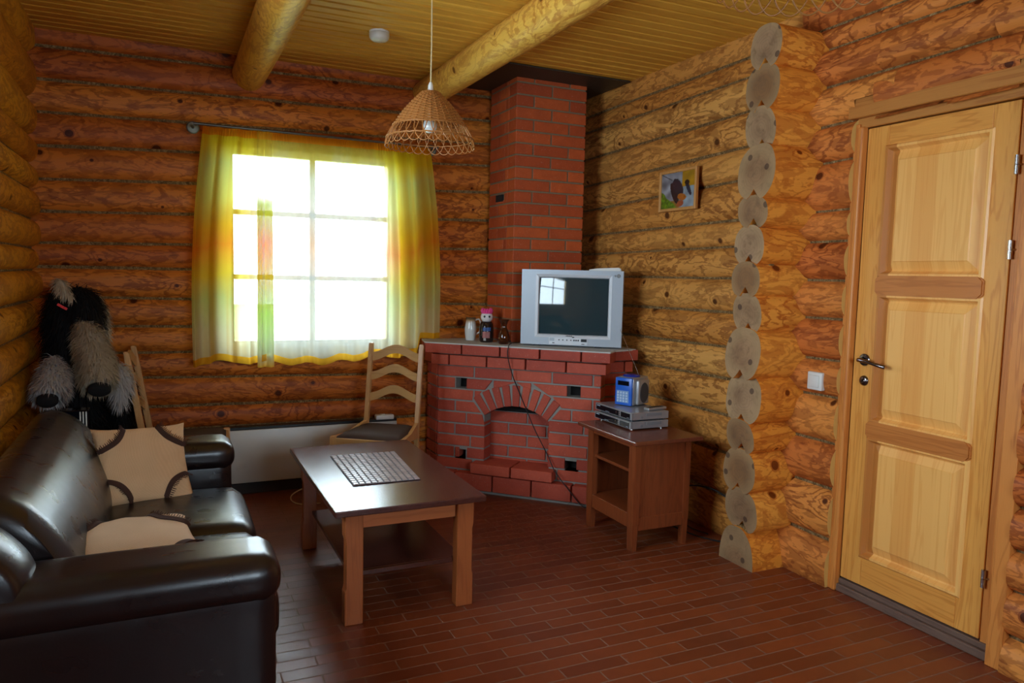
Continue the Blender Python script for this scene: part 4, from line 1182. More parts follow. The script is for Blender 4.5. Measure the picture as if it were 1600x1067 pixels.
# local: front is -y, x to the right (seen from the front)
W_, D_, H_ = .112, .175, .160
bm = BM(); box(bm, -W_/2, W_/2, 0.008, D_, 0, H_, bev=.010, seg=3); obj('case', bm, M_SILV, RD, smooth=True)
bm = BM(); box(bm, -W_/2+.002, W_/2-.002, -.006, .010, .002, H_-.002, bev=.005, seg=2); obj('front_face', bm, M_BLUE, RD, smooth=True)
bm = BM(); box(bm, -.036, .036, -.008, -.005, .115, .140); obj('display_window', bm, M_GLOSSB, RD)
bm = BM(); box(bm, -.042, .036, -.0075, -.005, .018, .085); obj('keypad_plate', bm, mat_plain('pale_blue_plate', srgb(130,160,200), .4), RD)
bm = BM()
for i in range(4):
    for j in range(4): lathe(bm, [(0,.003),(.0055,.003),(.006,0)], n=10, M=rot_to((0,-1,0), (-.032+.0185*i, -.0075, .027+.0155*j)))
objs('keypad_button', bm, M_BUTT, RD)
bm = BM(); lathe(bm, [(0,0),(.048,0),(.05,.004),(.045,.009),(.02,.012),(0,.012)], center=(0,.08,H_), n=28); obj('disc_lid', bm, mat_plain('deep_blue_lid', srgb(36,50,150), .25), RD, smooth=True)
bm = BM(); box(bm, W_/2-.002, W_/2+.022, .030, .150, .006, H_-.012, bev=.010, seg=3); obj('speaker_box', bm, M_SILV, RD, smooth=True)
bm = BM(); lathe(bm, [(0,.003),(.05,.003),(.053,0)], n=28, M=Matrix.Translation((W_/2+.0215, .092, .072)) @ Matrix.Rotation(PI/2, 4, 'Y') @ Matrix.Diagonal((1.1, .9, 1, 1))); obj('speaker_grille', bm, mat_plain('dark_grille', srgb(62,64,68), .6), RD, smooth=True)
bm = BM(); tube(bm, [(.03, .11, H_+.004), (-.10, .10, .42)], [.0016, .0009], 6); obj('antenna', bm, M_CHROME, RD)
RM = thing('remote_control', 'slim silver remote control lying beside the radio on the upper receiver', 'remote', (2.45, 3.36, .682))
Mr = Matrix.Translation((2.435, 3.345, .6815)) @ Matrix.Rotation(.18, 4, 'Z')
bm = BM(); box(bm, -.055, .085, -.02, .02, 0, .014, bev=.004, seg=2, M=Mr); obj('handset_body', bm, M_SILV, RM, world=True)
bm = BM()
for i in range(7):
    for j in (-1, 0, 1): box(bm, -.04+.016*i, -.032+.016*i, j*.011-.003, j*.011+.003, .014, .016, M=Mr)
obj('handset_buttons', bm, M_BLACK, RM, world=True)

# ------------------------------------------------------------------ television
tv_dir = Vector((2.553-2.051, 3.865-4.252)); tv_a = math.atan2(tv_dir.y, tv_dir.x)
TV = thing('television', 'silver grey tube television standing on the fireplace mantel', 'television', (2.302, 4.058, ZM+.004), tv_a)
# local frame: x along the front to the right, -y towards the room
W2, H2 = .317, .480
M_TV = mat_plain('tv_silver', srgb(168,176,184), .42, .25, .5, 60, .05)
M_TVL = mat_plain('tv_bezel_light', srgb(214,218,222), .35, .1)
bm = BM()
sx0, sx1, sz0, sz1 = -.205, .228, .078, .432
def frame_box(bm, X0, X1, Z0, Z1, a0, a1, b0, b1, yf, yb):
    for (p0, p1, q0, q1) in ((X0, a0, Z0, Z1), (a1, X1, Z0, Z1), (a0, a1, Z0, b0), (a0, a1, b1, Z1)): box(bm, p0, p1, yf, yb, q0, q1)
# front moulding with a screen opening
frame_box(bm, -W2, W2, .010, H2, sx0-.02, sx1+.02, sz0-.02, sz1+.018, 0.0, .06)
frame_box(bm, -.20, -.14, 0, .012, 0, 0, 0, 0, .02, .05) if False else None
obj('front_bezel', bm, M_TV, TV)
bm = BM()
def slope_frame(o0, y0_, o1, y1_):
    q = lambda o, y: [(sx0-.02+o, y, sz0-.02+o), (sx1+.02-o, y, sz0-.02+o), (sx1+.02-o, y, sz1+.018-o), (sx0-.02+o, y, sz1+.018-o)]
    quadmesh(bm, q(o0, y0_)+q(o1, y1_), [(0,1,5,4),(1,2,6,5),(2,3,7,6),(3,0,4,7)])
slope_frame(-.002, -.002, .014, .004); slope_frame(.014, .004, .020, .016)
obj('screen_surround', bm, M_TVL, TV)
bm = BM(); NS = 20; g = []
for j in range(NS+1):
    g.append([bm.verts.new((sx0-.002+(sx1-sx0+.004)*i/NS, .018 - .018*(1-(2*i/NS-1)**2)*(1) - .010*(1-(2*j/NS-1)**2) + .012, sz0-.002+(sz1-sz0+.002)*j/NS)) for i in range(NS+1)])
for j in range(NS):
    for i in range(NS): bm.faces.new((g[j][i], g[j][i+1], g[j+1][i+1], g[j+1][i]))
obj('screen', bm, mat_plain('crt_glass', srgb(44,62,66), .05, 0, .8, 5, .02), TV, smooth=80)
bm = BM()  # tapered rear housing
vs = [(-W2+.004,.06,.012),(W2-.004,.06,.012),(W2-.004,.06,H2-.002),(-W2+.004,.06,H2-.002), (-W2+.02,.12,.012),(W2-.02,.12,.012),(W2-.02,.12,H2-.01),(-W2+.02,.12,H2-.01), (-.14,.24,.02),(.20,.24,.02),(.20,.24,.36),(-.14,.24,.36)]
quadmesh(bm, vs, [(0,1,2,3)[::-1],(0,4,5,1),(1,5,6,2),(2,6,7,3),(3,7,4,0),(4,8,9,5),(5,9,10,6),(6,10,11,7),(7,11,8,4),(8,11,10,9)])
obj('rear_housing', bm, mat_plain('tv_rear_grey', srgb(120,124,128), .6), TV)
bm = BM(); box(bm, -.135, .11, -.004, .004, .014, .062, bev=.002); obj('control_flap', bm, M_TVL, TV)
bm = BM()
for x in (-.07,-.045,-.02,.005): lathe(bm, [(0,.003),(.0035,.003),(.004,0)], n=10, M=rot_to((0,-1,0), (x,-.004,.044)))
for x in (.025,.038,.051): lathe(bm, [(0,.002),(.005,.002),(.005,0)], n=12, M=rot_to((0,-1,0), (x,-.004,.044)))
box(bm, .068, .104, -.006, -.003, .036, .054); box(bm, -.112, -.098, -.006, -.003, .022, .027); box(bm, .072, .09, -.006, -.003, .020, .024); box(bm, .012, .026, -.006, -.003, .060, .066)
objs('control_button', bm, M_BLACK, TV)
bm = BM(); box(bm, -.13, -.10, -.005, -.003, .036, .056); obj('power_button', bm, M_TV, TV)
bm = BM()
for i in range(6): box(bm, -.028+.0068*i, -.0235+.0068*i, -.0012, .001, .0665, .0725 if i % 2 else .0705)
obj('brand_lettering', bm, M_BLACK, TV)
bm = BM(); lathe(bm, [(0,.003),(.010,.003),(.012,0)], n=20, M=rot_to((0,-1,0), (.288,0,.45))); lathe(bm, [(0,.003),(.006,.003),(.007,0)], n=16, M=rot_to((0,-1,0), (.268,0,.45))); objs('badge', bm, mat_plain('badge_grey', srgb(130,132,130), .4), TV)
bm = BM()
for x in (-.22, .17): box(bm, x-.02, x+.02, .03, .1, 0, .013)
objs('foot', bm, M_BLACK, TV)
# handset on top
HD = thing('white_handset', 'flat white plastic remote lying on the top right of the television', 'remote', (2.50, 3.94, ZM+.004+H2))
bm = BM(); Mh = Matrix.Translation((2.302, 4.058, ZM+.004)) @ Matrix.Rotation(tv_a, 4, 'Z') @ Matrix.Translation((.20, .05, H2-.001))
prof = [(-.10,.0),(-.10,.008),(-.04,.016),(.04,.020),(.085,.022),(.098,.014),(.10,.002),(.06,0)]
prism(bm, prof, 'y', -.024, .024, M=Mh); bmesh.ops.bevel(bm, geom=list(bm.edges), offset=.003, segments=2, affect='EDGES', clamp_overlap=True)
obj('handset_shell', bm, M_WHITEP, HD, world=True, smooth=True)

# power cable from the TV down the fireplace face
bm = BM()
pts = [F(.475,-.06,ZM+.03), F(.505,.0,ZM+.018), F(.515,.072,ZM+.010), F(.512,.078,.90), F(.53,.045,.79), F(.555,.012,.70), F(.62,.010,.56), F(.685,.012,.43), F(.77,.02,.29), F(.83,.05,.20), F(.93,.075,.10), F(1.0,.085,.03), F(1.05,.09,.006)]
def spline(pts, n=8):
    out = []; P = [pts[0]]+list(pts)+[pts[-1]]
    for i in range(1, len(P)-2):
        for k in range(n):
            t = k/n; a, b, c, d = (Vector(P[i-1]), Vector(P[i]), Vector(P[i+1]), Vector(P[i+2]))
            out.append(.5*((2*b)+(-a+c)*t+(2*a-5*b+4*c-d)*t*t+(-a+3*b-3*c+d)*t*t*t))
    out.append(Vector(P[-1])); return out
tube(bm, spline(pts), .0032, 6); tag(obj('power_cable', bm, M_RUBBER, smooth=True), 'black power cable hanging from the television over the brick arch to the floor', 'cable')
bm = BM()
pts = [(2.50,3.60,.64),(2.56,3.58,.66),(2.62,3.52,.62),(2.66,3.48,.50),(2.67,3.44,.3),(2.65,3.40,.12),(2.66,3.30,.02),(2.69,3.15,.01)]
tube(bm, spline(pts), .0035, 6)
pts = [(2.60,3.42,.03),(2.60,3.40,.12),(2.63,3.30,.24),(2.68,3.15,.27),(2.70,3.00,.24),(2.70,2.92,.16),(2.68,2.96,.04),(2.64,3.1,.008),(2.60,3.3,.006),(2.62,3.5,.006)]
tube(bm, spline(pts), .004, 6)
tag(obj('power_cable', bm, M_RUBBER, smooth=True), 'looped black cables behind the side cabinet against the log wall', 'cable')
bm = BM(); tube(bm, spline([(.80,4.74,.03),(.74,4.70,.02),(.70,4.66,.006),(.69,4.56,.004),(.73,4.48,.004),(.84,4.46,.004)]), .004, 6)
tag(obj('heater_cable', bm, M_CREAM, smooth=True), 'cream cable looping on the floor under the heater behind the coffee table', 'cable')

# ------------------------------------------------------------------ mantel ornaments
ZMM = ZM+.004
JG = thing('ceramic_jug', 'small white ceramic jug with brown glazed rim, leftmost on the mantel', 'jug', (1.865, 4.64, ZMM))
def mat_jug():
    t = NT('jug_glaze'); v = t.coord(); sep = t.n('ShaderNodeSeparateXYZ'); t.l(v, sep.inputs[0])
    z = t.math('ADD', sep.outputs[2], t.math('MULTIPLY', t.noise(v, 30, 3), .03))
    col = t.ramp(t.math('DIVIDE', z, .16), [(.0, srgb(226,226,222)), (.80, srgb(222,222,214)), (.93, srgb(176,140,96)), (1.0, srgb(110,84,56))]); return t.fin(col, .15, .6)
bm = BM(); k_ = 1.0
lathe(bm, [(0,.0),(.030,0),(.033,.006),(.038,.04),(.040,.075),(.035,.11),(.031,.132),(.035,.152),(.032,.152),(.028,.132),(.032,.11),(.036,.07),(.03,.01),(0,.008)], n=28)
obj('jug_body', bm, mat_jug(), JG, smooth=80)
bm = BM(); tube(bm, spline([(.030,-.01,.135),(.052,-.02,.140),(.064,-.024,.11),(.058,-.022,.06),(.037,-.012,.04)]), .0055, 8); obj('handle', bm, M_WHITEP, JG, smooth=True)
FG = thing('figurine_bottle', 'dark figurine bottle with white face head and pink crown on the mantel', 'figurine', (1.917, 4.49, ZMM))
M_DKG = mat_plain('dark_brown_glaze', srgb(40,28,26), .15)
bm = BM(); lathe(bm, [(0,0),(.040,0),(.045,.008),(.048,.04),(.047,.09),(.042,.12),(.034,.135),(0,.138)], n=28); obj('bottle_body', bm, M_DKG, FG, smooth=80)
bm = BM(); lathe(bm, [(0,.132),(.026,.134),(.037,.148),(.040,.165),(.036,.182),(.024,.196),(0,.200)], n=28); obj('head', bm, mat_plain('white_glaze', srgb(230,224,222), .2), FG, smooth=80)
fd = Vector((-.35, -.93, 0)).normalized(); fs = Vector((fd.y*-1, fd.x, 0))
bm = BM()
for s in (-1, 1): lathe(bm, [(0,.004),(.007,.003),(.008,0)], n=14, M=rot_to((fd+fs*.45*s+Vector((0,0,.05))), (fd+fs*.45*s).normalized()*.037+Vector((0,0,.168))))
objs('eye', bm, M_BLACK, FG)
bm = BM(); random.seed(2)
for k in range(13):
    a = 2*PI*k/13; c_ = Vector((math.cos(a)*.026, math.sin(a)*.026, .190))
    tube(bm, [c_, c_+Vector((math.cos(a)*.008, math.sin(a)*.008, .016)), c_+Vector((math.cos(a)*.006, math.sin(a)*.006, .030+random.uniform(-.004,.004)))], [.009,.008,.002], 8)
lathe(bm, [(0,.188),(.026,.188),(.02,.206),(0,.212)], n=20)
obj('crown', bm, mat_plain('pink_crown', srgb(238,70,140), .5), FG, smooth=True)
def patch(bm, a0, a1, z0, z1, r=.0485):
    base = math.atan2(fd.y, fd.x); N = 8; v = []
    for z in (z0, z1): v.append([bm.verts.new((r*math.cos(base+a0+(a1-a0)*i/N), r*math.sin(base+a0+(a1-a0)*i/N), z)) for i in range(N+1)])
    for i in range(N): bm.faces.new((v[0][i], v[0][i+1], v[1][i+1], v[1][i]))
for nm, col, a in (('pink_patch', srgb(226,150,144), (-.6,.45,.03,.07)), ('blue_patch', srgb(90,130,200), (-.55,.55,.075,.098)), ('white_patch', srgb(220,214,205), (-.45,-.1,.012,.03))):
    bm = BM(); patch(bm, *a); bmesh.ops.solidify(bm, geom=bm.faces[:], thickness=.001); obj('painted_patch', bm, mat_plain(nm, col, .3), FG)
def amber():
    t = NT('amber_glass'); t.b.inputs['Transmission Weight'].default_value = .85; t.b.inputs['IOR'].default_value = 1.45
    return t.fin(srgb(150,84,44), .05, .6)
GV = thing('glass_vase', 'brown glass vase with flared mouth, right of the figurine on the mantel', 'vase', (1.972, 4.335, ZMM))
bm = BM(); lathe(bm, [(0,0),(.030,0),(.038,.02),(.040,.045),(.030,.08),(.019,.105),(.018,.12),(.026,.145),(.035,.158),(.033,.158),(.024,.145),(.0155,.12),(.0165,.105),(.027,.08),(.037,.045),(.034,.02),(0,.008)], n=28)
obj('vase_body', bm, amber(), GV, smooth=80)

# ------------------------------------------------------------------ picture
PC = thing('framed_picture', 'small wood-framed photograph of a blue-grey bird on the log wall', 'picture', (2.72, 3.575, 1.80))
px_ = 2.705; a0, a1, z0, z1 = 3.405, 3.752, 1.795, 2.032
Mp = Matrix.Identity(4)
bm = BM(); w = .017
for (p0, p1, q0, q1) in ((a0, a0+w, z0, z1), (a1-w, a1, z0, z1), (a0+w, a1-w, z0, z0+w), (a0+w, a1-w, z1-w, z1)): box(bm, px_, px_+.022, p0, p1, q0, q1, bev=.003)
obj('picture_frame', bm, mat_wood('frame_wood', srgb(206,150,84), srgb(176,118,60), 'z', 1.5), PC, world=True)
bm = BM(); cl = bm.loops.layers.color.new('col'); NP_ = 72
def paint(u, v):  # u: 0 = left (far end), v: 0 = bottom
    n = noise.noise(Vector((u*6, v*5, 3)))*.5+.5; n2 = noise.noise(Vector((u*18, v*14, 8)))*.5+.5
    c = Vector((.50,.52,.55))*(.55+.9*n) if u < .62 else Vector((.52,.58,.62))*(.7+.6*n)
    if u > .62 and v > .58: c = Vector((.62,.46,.06))*(.8+.5*n)
    if (u*1.0+v*1.0) < .42+.15*n: c = Vector((.30,.42,.04))*(.6+1.0*n2)
    elif v < .22 and u < .55: c = Vector((.52,.38,.12))*(.8+.4*n)
    def ell(cu, cv, ru, rv, ang):
        du, dv = u-cu, v-cv; x = du*math.cos(ang)+dv*math.sin(ang); y = -du*math.sin(ang)+dv*math.cos(ang); return (x/ru)**2+(y/rv)**2 < 1+.3*(n2-.5)
    if ell(.40, .42, .32, .09, -1.25): c = Vector((.07,.055,.09))
    if ell(.50, .58, .26, .13, -1.15): c = Vector((.085,.095,.16))*(.7+.6*n2)
    if ell(.80, .52, .22, .05, -1.2): c = Vector((.12,.13,.22))
    if ell(.76, .68, .07, .07, 0): c = Vector((.10,.06,.05))
    if ell(.62, .30, .13, .09, -.3): c = Vector((.65,.36,.06))*(.8+.4*n2)
    if ell(.58, .12, .10, .08, .4): c = Vector((.60,.28,.14))*(.8+.4*n2)
    if abs(u-.1-(.93-v)*1.6) < .02 and v > .78: c = Vector((.09,.06,.05))
    return (max(0,c.x), max(0,c.y), max(0,c.z), 1)
ya, yb, za, zb_ = a0+w-.002, a1-w+.002, z0+w-.002, z1-w+.002
g = [[bm.verts.new((px_+.010, yb-(yb-ya)*i/NP_, za+(zb_-za)*j/NP_)) for i in range(NP_+1)] for j in range(NP_+1)]
for j in range(NP_):
    for i in range(NP_):
        f = bm.faces.new((g[j][i], g[j][i+1], g[j+1][i+1], g[j+1][i]))
        for lp, (ii, jj) in zip(f.loops, ((i,j),(i+1,j),(i+1,j+1),(i,j+1))): lp[cl] = paint(ii/NP_, jj/NP_)
t = NT('bird_print'); at = t.n('ShaderNodeVertexColor'); at.layer_name = 'col'; t.b.inputs['Coat Weight'].default_value = 1.0; t.b.inputs['Coat Roughness'].default_value = .03
obj('photo_print', bm, t.fin(at.outputs[0], .4, .5), PC, world=True)
bm = BM(); box(bm, px_+.022, px_+.028, a0+.01, a1-.01, z0+.01, z1-.01); obj('backing_board', bm, mat_plain('hardboard', srgb(110,80,54), .8), PC, world=True)

# ------------------------------------------------------------------ smoke detector
SD = thing('smoke_detector', 'round white smoke detector on the board ceiling', 'smoke detector', (1.055, 3.99, ZC-.05))
bm = BM(); lathe(bm, [(0,.052),(.052,.052),(.053,.046),(.050,.042)], center=(0,0,0), n=32); obj('base_plate', bm, M_WHITEP, SD, smooth=50)
bm = BM(); lathe(bm, [(.050,.042),(.053,.038),(.052,.020),(.047,.010),(.036,.002),(0,0)], n=32); obj('cover', bm, mat_plain('aged_white', srgb(214,212,200), .45), SD, smooth=50)

# ------------------------------------------------------------------ wicker pendant lamps
M_WICK = mat_plain('honey_wicker', srgb(190,124,62), .45, nscale=60, namp=.5)
M_CORD = mat_plain('pale_cord', srgb(214,196,150), .5)
M_BULB = mat_plain('white_bulb', srgb(226,230,224), .12)
def lamp(label, x, y, zr, turn=0.0):
    L = thing('wicker_pendant_lamp', label, 'lamp', (x, y, zr), turn, 'wicker pendant lamps')
    RT, RM_, RB, HT_ = .038, .160, .198, .238
    hs = .088   # height where the dense weave ends
    bm = BM(); random.seed(4)
    nst = 30
    # vertical stakes
    def rad(h): # h above the rim
        if h >= hs: return RM_ + (RT-RM_)*(h-hs)/(HT_-hs) + .010*math.sin(PI*(h-hs)/(HT_-hs))
        return RM_ + (RB-RM_)*(1-h/hs)**1.0 + .006*math.sin(PI*h/hs)
    for k in range(nst):
        a = 2*PI*k/nst; tube(bm, [(rad(h)*math.cos(a), rad(h)*math.sin(a), h) for h in [hs-.004+(HT_-hs+.004)*i/8 for i in range(9)]], .0028, 5)
    # horizontal weave, over and under the stakes
    h = hs; r_ = 0
    while h < HT_:
        N = nst*4; pts = []
        for i in range(N):
            a = 2*PI*i/N; o = .0034*math.cos(nst*a*1.0/1.0 + PI*r_)
            o = .0036*math.sin(nst/2*a*2/2 + (PI/2) + PI*r_) if False else .0032*math.cos((nst/2)*a + PI*r_)
            R = rad(h)+o; pts.append((R*math.cos(a), R*math.sin(a), h))
        tube(bm, pts, .0026, 4, closed=True); h += .0062; r_ += 1
    obj('woven_shade', bm, M_WICK, L, smooth=80)
    bm = BM()
    # open scallops: overlapping arches from the weave down to the rim and back
    ns = 30
    for k in range(ns):
        a0 = 2*PI*k/ns; span = 2*PI/ns*2.6; pts = []
        for i in range(17):
            s = i/16; a = a0 + span*s; hh = hs*(1-math.sin(PI*s)**.62) + .0
            R = rad(max(0, hh)) + (.003 if i % 2 == 0 else 0)*0 + .002*math.cos(PI*s*2); pts.append((R*math.cos(a), R*math.sin(a), hh))
        tube(bm, pts, .0021, 5)
    for hh in (hs, hs*.42):
        for dr in (0, .004):
            pts = [((rad(hh)+dr)*math.cos(2*PI*i/72), (rad(hh)+dr)*math.sin(2*PI*i/72), hh+dr*.5+.0015*math.sin(i*2.2)) for i in range(72)]
            tube(bm, pts, .0019, 5, closed=True)
    obj('open_lattice_rim', bm, M_WICK, L, smooth=80)
    bm = BM(); lathe(bm, [(0,HT_+.045),(.006,HT_+.043),(.011,HT_+.030),(.013,HT_-.002),(.040,HT_-.006),(.040,HT_-.012),(.018,HT_-.014),(.018,.165),(.014,.150),(0,.150)], n=20); obj('socket', bm, M_WHITEP, L, smooth=50)
    bm = BM(); lathe(bm, [(0,.062),(.018,.066),(.029,.082),(.031,.098),(.024,.122),(.014,.142),(.013,.152)], n=24); obj('bulb', bm, M_BULB, L, smooth=80)
    bm = BM(); tube(bm, [(0,0,HT_+.04),(.002,0,HT_+.2),(0,0,ZC-zr)], .003, 8); obj('cord', bm, M_CORD, L)
    bm = BM(); lathe(bm, [(0,0),(.03,0),(.036,.02),(.036,.03),(0,.03)], center=(0,0,ZC-zr-.03), n=20); obj('ceiling_cup', bm, M_WHITEP, L, smooth=50)
lamp('wicker cone pendant lamp hanging before the right edge of the window', 1.077, 3.20, 1.950)
lamp('wicker pendant lamp at the top right, only its looped lower rim showing', 1.193, 1.165, 2.0, .1)

# ------------------------------------------------------------------ ladder-back chairs
def chair(label, loc, rot):
    Cc = thing('ladder_back_chair', label, 'chair', loc, rot, 'pale ladder-back chairs')
    # local: front -y
    wf, wb, d0, d1 = .205, .165, -.20, .20
    bx = lambda z: d1 + max(0, z-.42)*.16 + max(0, .42-z)*.06
    for s in (-1, 1):
        bm = BM(); pts = []
        zs_ = [0, .15, .30, .42, .55, .70, .85, .955]
        rows = []
        for z in zs_:
            y = bx(z); w = .014; dd = .016 if z < .9 else .013
            rows.append([bm.verts.new((s*wb+ex, y+ey, z)) for ex, ey in ((-w,-dd),(w,-dd),(w,dd),(-w,dd))])
        for a, b in zip(rows, rows[1:]):
            for j in range(4): bm.faces.new((a[j], a[(j+1) % 4], b[(j+1) % 4], b[j]))
        bm.faces.new(rows[0][::-1]); bm.faces.new(rows[-1])
        bmesh.ops.bevel(bm, geom=list(bm.edges), offset=.004, segments=2, affect='EDGES', clamp_overlap=True)
        obj('back_post', bm, M_CHAIR, Cc)
        bm = BM(); prism(bm, [(s*wf-.016, 0), (s*wf+.016, 0), (s*wf+.018, .40), (s*wf+.016, .456), (s*wf-.016, .456), (s*wf-.018, .40)], 'y', d0-.018, d0+.018)
        bmesh.ops.bevel(bm, geom=list(bm.edges), offset=.004, segments=2, affect='EDGES', clamp_overlap=True)
        obj('front_leg', bm, M_CHAIR, Cc)
        # side rail with a swept lower edge
        bm = BM(); poly = [(d0+.01, .36), (d0+.01, .452), (0, .448), (d1, .478), (d1+.01, .38), (0, .405), (-.1, .40)]
        Mq = Matrix.Translation((s*(wf+wb)/2, 0, 0)) @ Matrix.Rotation(s*math.atan2(wf-wb, .4), 4, 'Z')
        prism(bm, poly, 'x', -.011, .011, M=Mq); obj('side_rail', bm, M_CHAIR, Cc)
        bm = BM(); tube(bm, [(s*wf*.98, d0, .16), (s*wb, bx(.16), .16)], .009, 8); obj('stretcher', bm, M_CHAIR, Cc, smooth=True)
    for y, w in ((d0, wf-.014), (d1, wb-.012)):
        bm = BM(); box(bm, -w, w, y-.01, y+.01, .375, .445, bev=.002); obj('seat_rail', bm, M_CHAIRH, Cc)
    bm = BM(); b = bmesh.new()
    N = 16; top = [[None]*(N+1) for _ in range(N+1)]
    for j in range(N+1):
        for i in range(N+1):
            u, v = -1+2*i/N, -1+2*j/N; y = d0+.004+(d1-.012-d0)*(j/N); w = (wf-.006)+(wb-wf)*(j/N)
            r = (max(0, 1-u**6)*max(0, 1-v**6))**.35
            top[j][i] = b.verts.new((u*w, y, .446+.026*r))
    for j in range(N):
        for i in range(N): b.faces.new((top[j][i], top[j][i+1], top[j+1][i+1], top[j+1][i]))
    r_ = bmesh.ops.extrude_face_region(b, geom=b.faces[:])
    for v in r_['geom']:
        if isinstance(v, bmesh.types.BMVert): v.co.z = .440
    merge(bm, b, 0); obj('seat_pad', bm, M_SEATF, Cc, smooth=60)
    for zc, hh in ((.905, .054), (.785, .050), (.655, .050)):
        bm = BM(); N = 24; R = []
        for i in range(N+1):
            s = -1+2*i/N; x = s*(wb-.012); wave = .026*math.cos(s*PI*.95)
            y = bx(zc) - .004 + .014*(1-s*s); z = zc + wave - .010
            R.append([bm.verts.new((x, y+e, z+zz)) for e, zz in ((-.006,-hh/2),(-.006,hh/2),(.006,hh/2),(.006,-hh/2))])
        for a, b_ in zip(R, R[1:]):
            for j in range(4): bm.faces.new((a[j], a[(j+1) % 4], b_[(j+1) % 4], b_[j]))
        bm.faces.new(R[0][::-1]); bm.faces.new(R[-1]); obj('back_slat', bm, M_CHAIRH, Cc, smooth=50)
    return Cc
chair('pale wooden ladder-back chair with brown seat between heater and fireplace', (1.158, 4.30, 0), -.62)
chair('pale wooden ladder-back chair seen edge-on behind the far end of the sofa', (.118, 4.49, 0), 1.5)

# ------------------------------------------------------------------ furry plush in the corner
def mat_fur(name, c):
    t = NT(name); v = t.coord(); n = t.noise(t.mapping(v, (30, 30, 5)), 2.0, 3)
    return t.fin(t.mix(n, c, tuple(x*.6 for x in c[:3])+(1,)), .7, .3)
M_FB, M_FW, M_FC = mat_fur('black_fur', srgb(20,18,20)), mat_fur('grey_white_fur', srgb(206,200,196)), mat_fur('cream_fur', srgb(206,188,160))
PL = thing('shaggy_fur_toy', 'shaggy black and white fur figure slumped in the corner behind the sofa', 'fur toy', (-.36, 4.45, 0))
MW[PL.name] = MW[PL.name] @ Matrix.Translation((-.03, 0, 0))
def blob(chain, n=22, m_=16):
    """chain of (center, radii) swept smoothly"""
    bm = BM(); rows = []
    pts = spline([c for c, r in chain], m_); rs = spline([Vector((r, r, 0)) for c, r in chain], m_)
    for i, p in enumerate(pts):
        tt = (pts[min(i+1, len(pts)-1)]-pts[max(i-1, 0)]).normalized(); a = tt.orthogonal().normalized() if i == 0 else (a_-tt*a_.dot(tt)).normalized(); a_ = a; b = tt.cross(a)
        R = max(.003, rs[i].x); rows.append([bm.verts.new(p+(a*math.cos(2*PI*k/n)+b*math.sin(2*PI*k/n))*R*(1+.06*noise.noise(p*9+Vector((k,0,0))*.1))) for k in range(n)])
    for x, y in zip(rows, rows[1:]):
        for k in range(n): bm.faces.new((x[k], x[(k+1) % n], y[(k+1) % n], y[k]))
    bm.faces.new(rows[0][::-1]); bm.faces.new(rows[-1]); return bm
def hairs(bm, count, L, seed, flow=Vector((0, 0, -1)), wid=.0026, cond=None):
    """long strands growing from the faces of bm, combed along flow; returned as one mesh"""
    random.seed(seed); bm.normal_update(); faces = [f for f in bm.faces]; ar = [f.calc_area() for f in faces]; out = BM()
    for f in random.choices(faces, ar, k=count):
        vs = [v.co for v in f.verts]; w = [random.random() for _ in vs]; s = sum(w); p = sum((v*(x/s) for v, x in zip(vs, w)), Vector())
        if cond and not cond(p): continue
        nn = f.normal; l = L*random.uniform(.5, 1.2); d = (nn*.6+flow*.75+Vector([random.uniform(-.38,.38) for _ in range(3)])).normalized()
        side = d.cross(nn); side = side.normalized()*wid if side.length > .01 else Vector((wid, 0, 0))
        p1 = p+d*l*.5; p2 = p1+(d+flow*.7).normalized()*l*.5
        quadmesh(out, [p-side, p+side, p1+side*.7, p1-side*.7, p2], [(0,1,2,3),(3,2,4)])
    return out
def furry(name, chain, mat, count, L, seed, flow=Vector((0,0,-1))):
    b = blob(chain); b.normal_update()
    bmesh.ops.recalc_face_normals(b, faces=b.faces)
    h = hairs(b, count, L, seed, flow); merge(b, h, 0)
    return obj(name, b, mat, PL, world=True, smooth=None)
V = Vector
furry('fur_body', [(V((-.44,4.48,.02)),.11),(V((-.44,4.48,.4)),.115),(V((-.455,4.46,.8)),.115),(V((-.475,4.46,1.02)),.11),(V((-.475,4.46,1.17)),.10),(V((-.475,4.45,1.25)),.075),(V((-.47,4.45,1.285)),.02)], M_FB, 9000, .085, 1)
furry('head_fur', [(V((-.43,4.42,1.28)),.02),(V((-.415,4.41,1.235)),.065),(V((-.39,4.41,1.14)),.07),(V((-.375,4.41,1.04)),.03)], M_FB, 3500, .08, 2)
furry('white_mane', [(V((-.35,4.44,1.25)),.010),(V((-.335,4.44,1.17)),.028),(V((-.325,4.44,1.06)),.030),(V((-.33,4.44,.96)),.012)], M_FC, 1600, .05, 3)
furry('white_leg', [(V((-.41,4.34,1.12)),.012),(V((-.38,4.30,1.05)),.055),(V((-.345,4.24,.95)),.074),(V((-.33,4.17,.87)),.074),(V((-.322,4.13,.825)),.062)], M_FC, 5200, .055, 4, V((.1,-.3,-.9)))
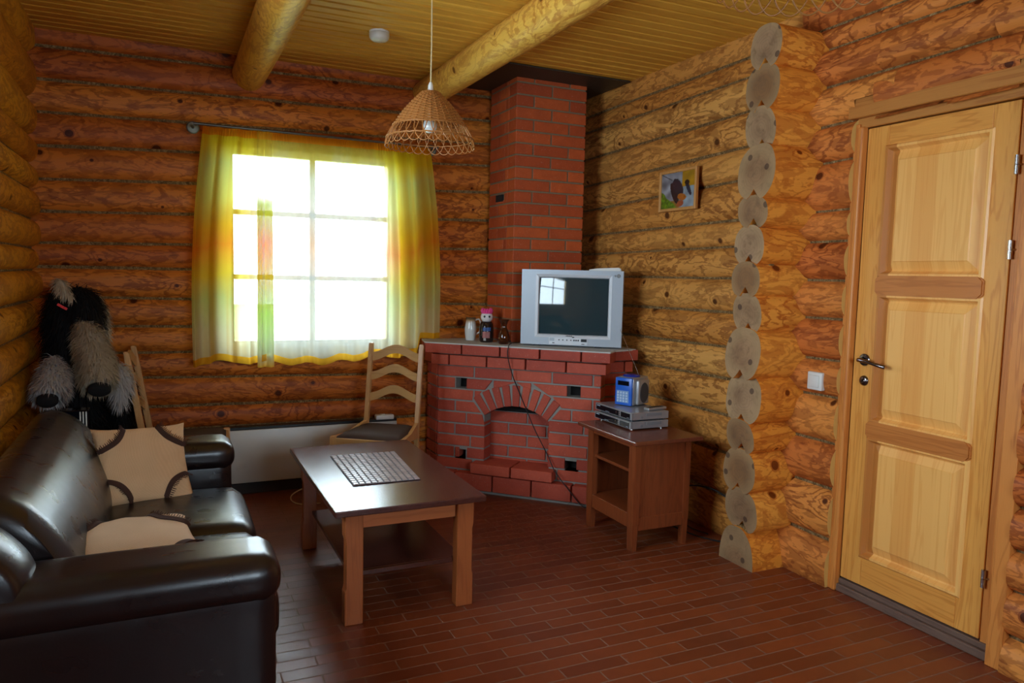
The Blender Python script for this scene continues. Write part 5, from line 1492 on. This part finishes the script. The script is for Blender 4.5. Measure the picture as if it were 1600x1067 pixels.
furry('white_leg', [(V((-.52,4.22,.95)),.012),(V((-.515,4.18,.89)),.05),(V((-.515,4.10,.83)),.064),(V((-.52,4.04,.79)),.052)], M_FW, 4200, .055, 5, V((0,-.3,-.9)))
furry('white_paw_tuft', [(V((-.27,4.30,.90)),.01),(V((-.24,4.28,.85)),.038),(V((-.235,4.27,.77)),.034),(V((-.24,4.27,.70)),.01)], M_FW, 1500, .07, 6)
furry('white_head_tuft', [(V((-.505,4.36,1.325)),.006),(V((-.49,4.33,1.30)),.020),(V((-.465,4.32,1.255)),.012),(V((-.44,4.32,1.24)),.004)], M_FC, 500, .05, 7)
furry('black_tail_fur', [(V((-.255,4.56,.86)),.02),(V((-.245,4.55,.76)),.05),(V((-.245,4.55,.55)),.055),(V((-.25,4.55,.3)),.055),(V((-.25,4.55,.03)),.05)], M_FB, 5000, .09, 8)
M_SOLE = mat_plain('black_felt', srgb(14,13,15), .9)
for c, d, rx_, ry_ in (((-.315,4.085,.795), (.03,-.80,-.55), .050, .030), ((-.522,4.00,.765), (.05,-.80,-.55), .044, .028)):
    bm = BM(); lathe(bm, [(0,.016),(.6,.014),(.9,.008),(1,0),(1,-.02)], n=24, M=rot_to(d, c) @ Matrix.Diagonal((rx_, ry_*1.25, 1, 1))); obj('paw_sole', bm, M_SOLE, PL, world=True, smooth=60)
bm = BM(); box(bm, -.024, .024, -.004, .004, -.006, .006, M=Matrix.Translation((-.485,4.315,1.19)) @ Matrix.Rotation(.55, 4, 'Y')); obj('red_tag', bm, mat_plain('red_ribbon', srgb(226,30,26), .5), PL, world=True)
# small glossy box
BX = thing('glossy_box', 'dark glossy box with pale stripes peeking over the sofa back below the fur toy', 'box', (-.375, 3.94, 0))
bm = BM(); box(bm, -.43, -.318, 3.90, 3.98, 0, .735, bev=.004); obj('case', bm, M_GLOSSB, BX, world=True)
bm = BM()
for x in (-.352, -.340, -.328): box(bm, x-.0035, x+.002, 3.8985, 3.901, .60, .728)
objs('pale_stripes', bm, M_WHITEP, BX, world=True)
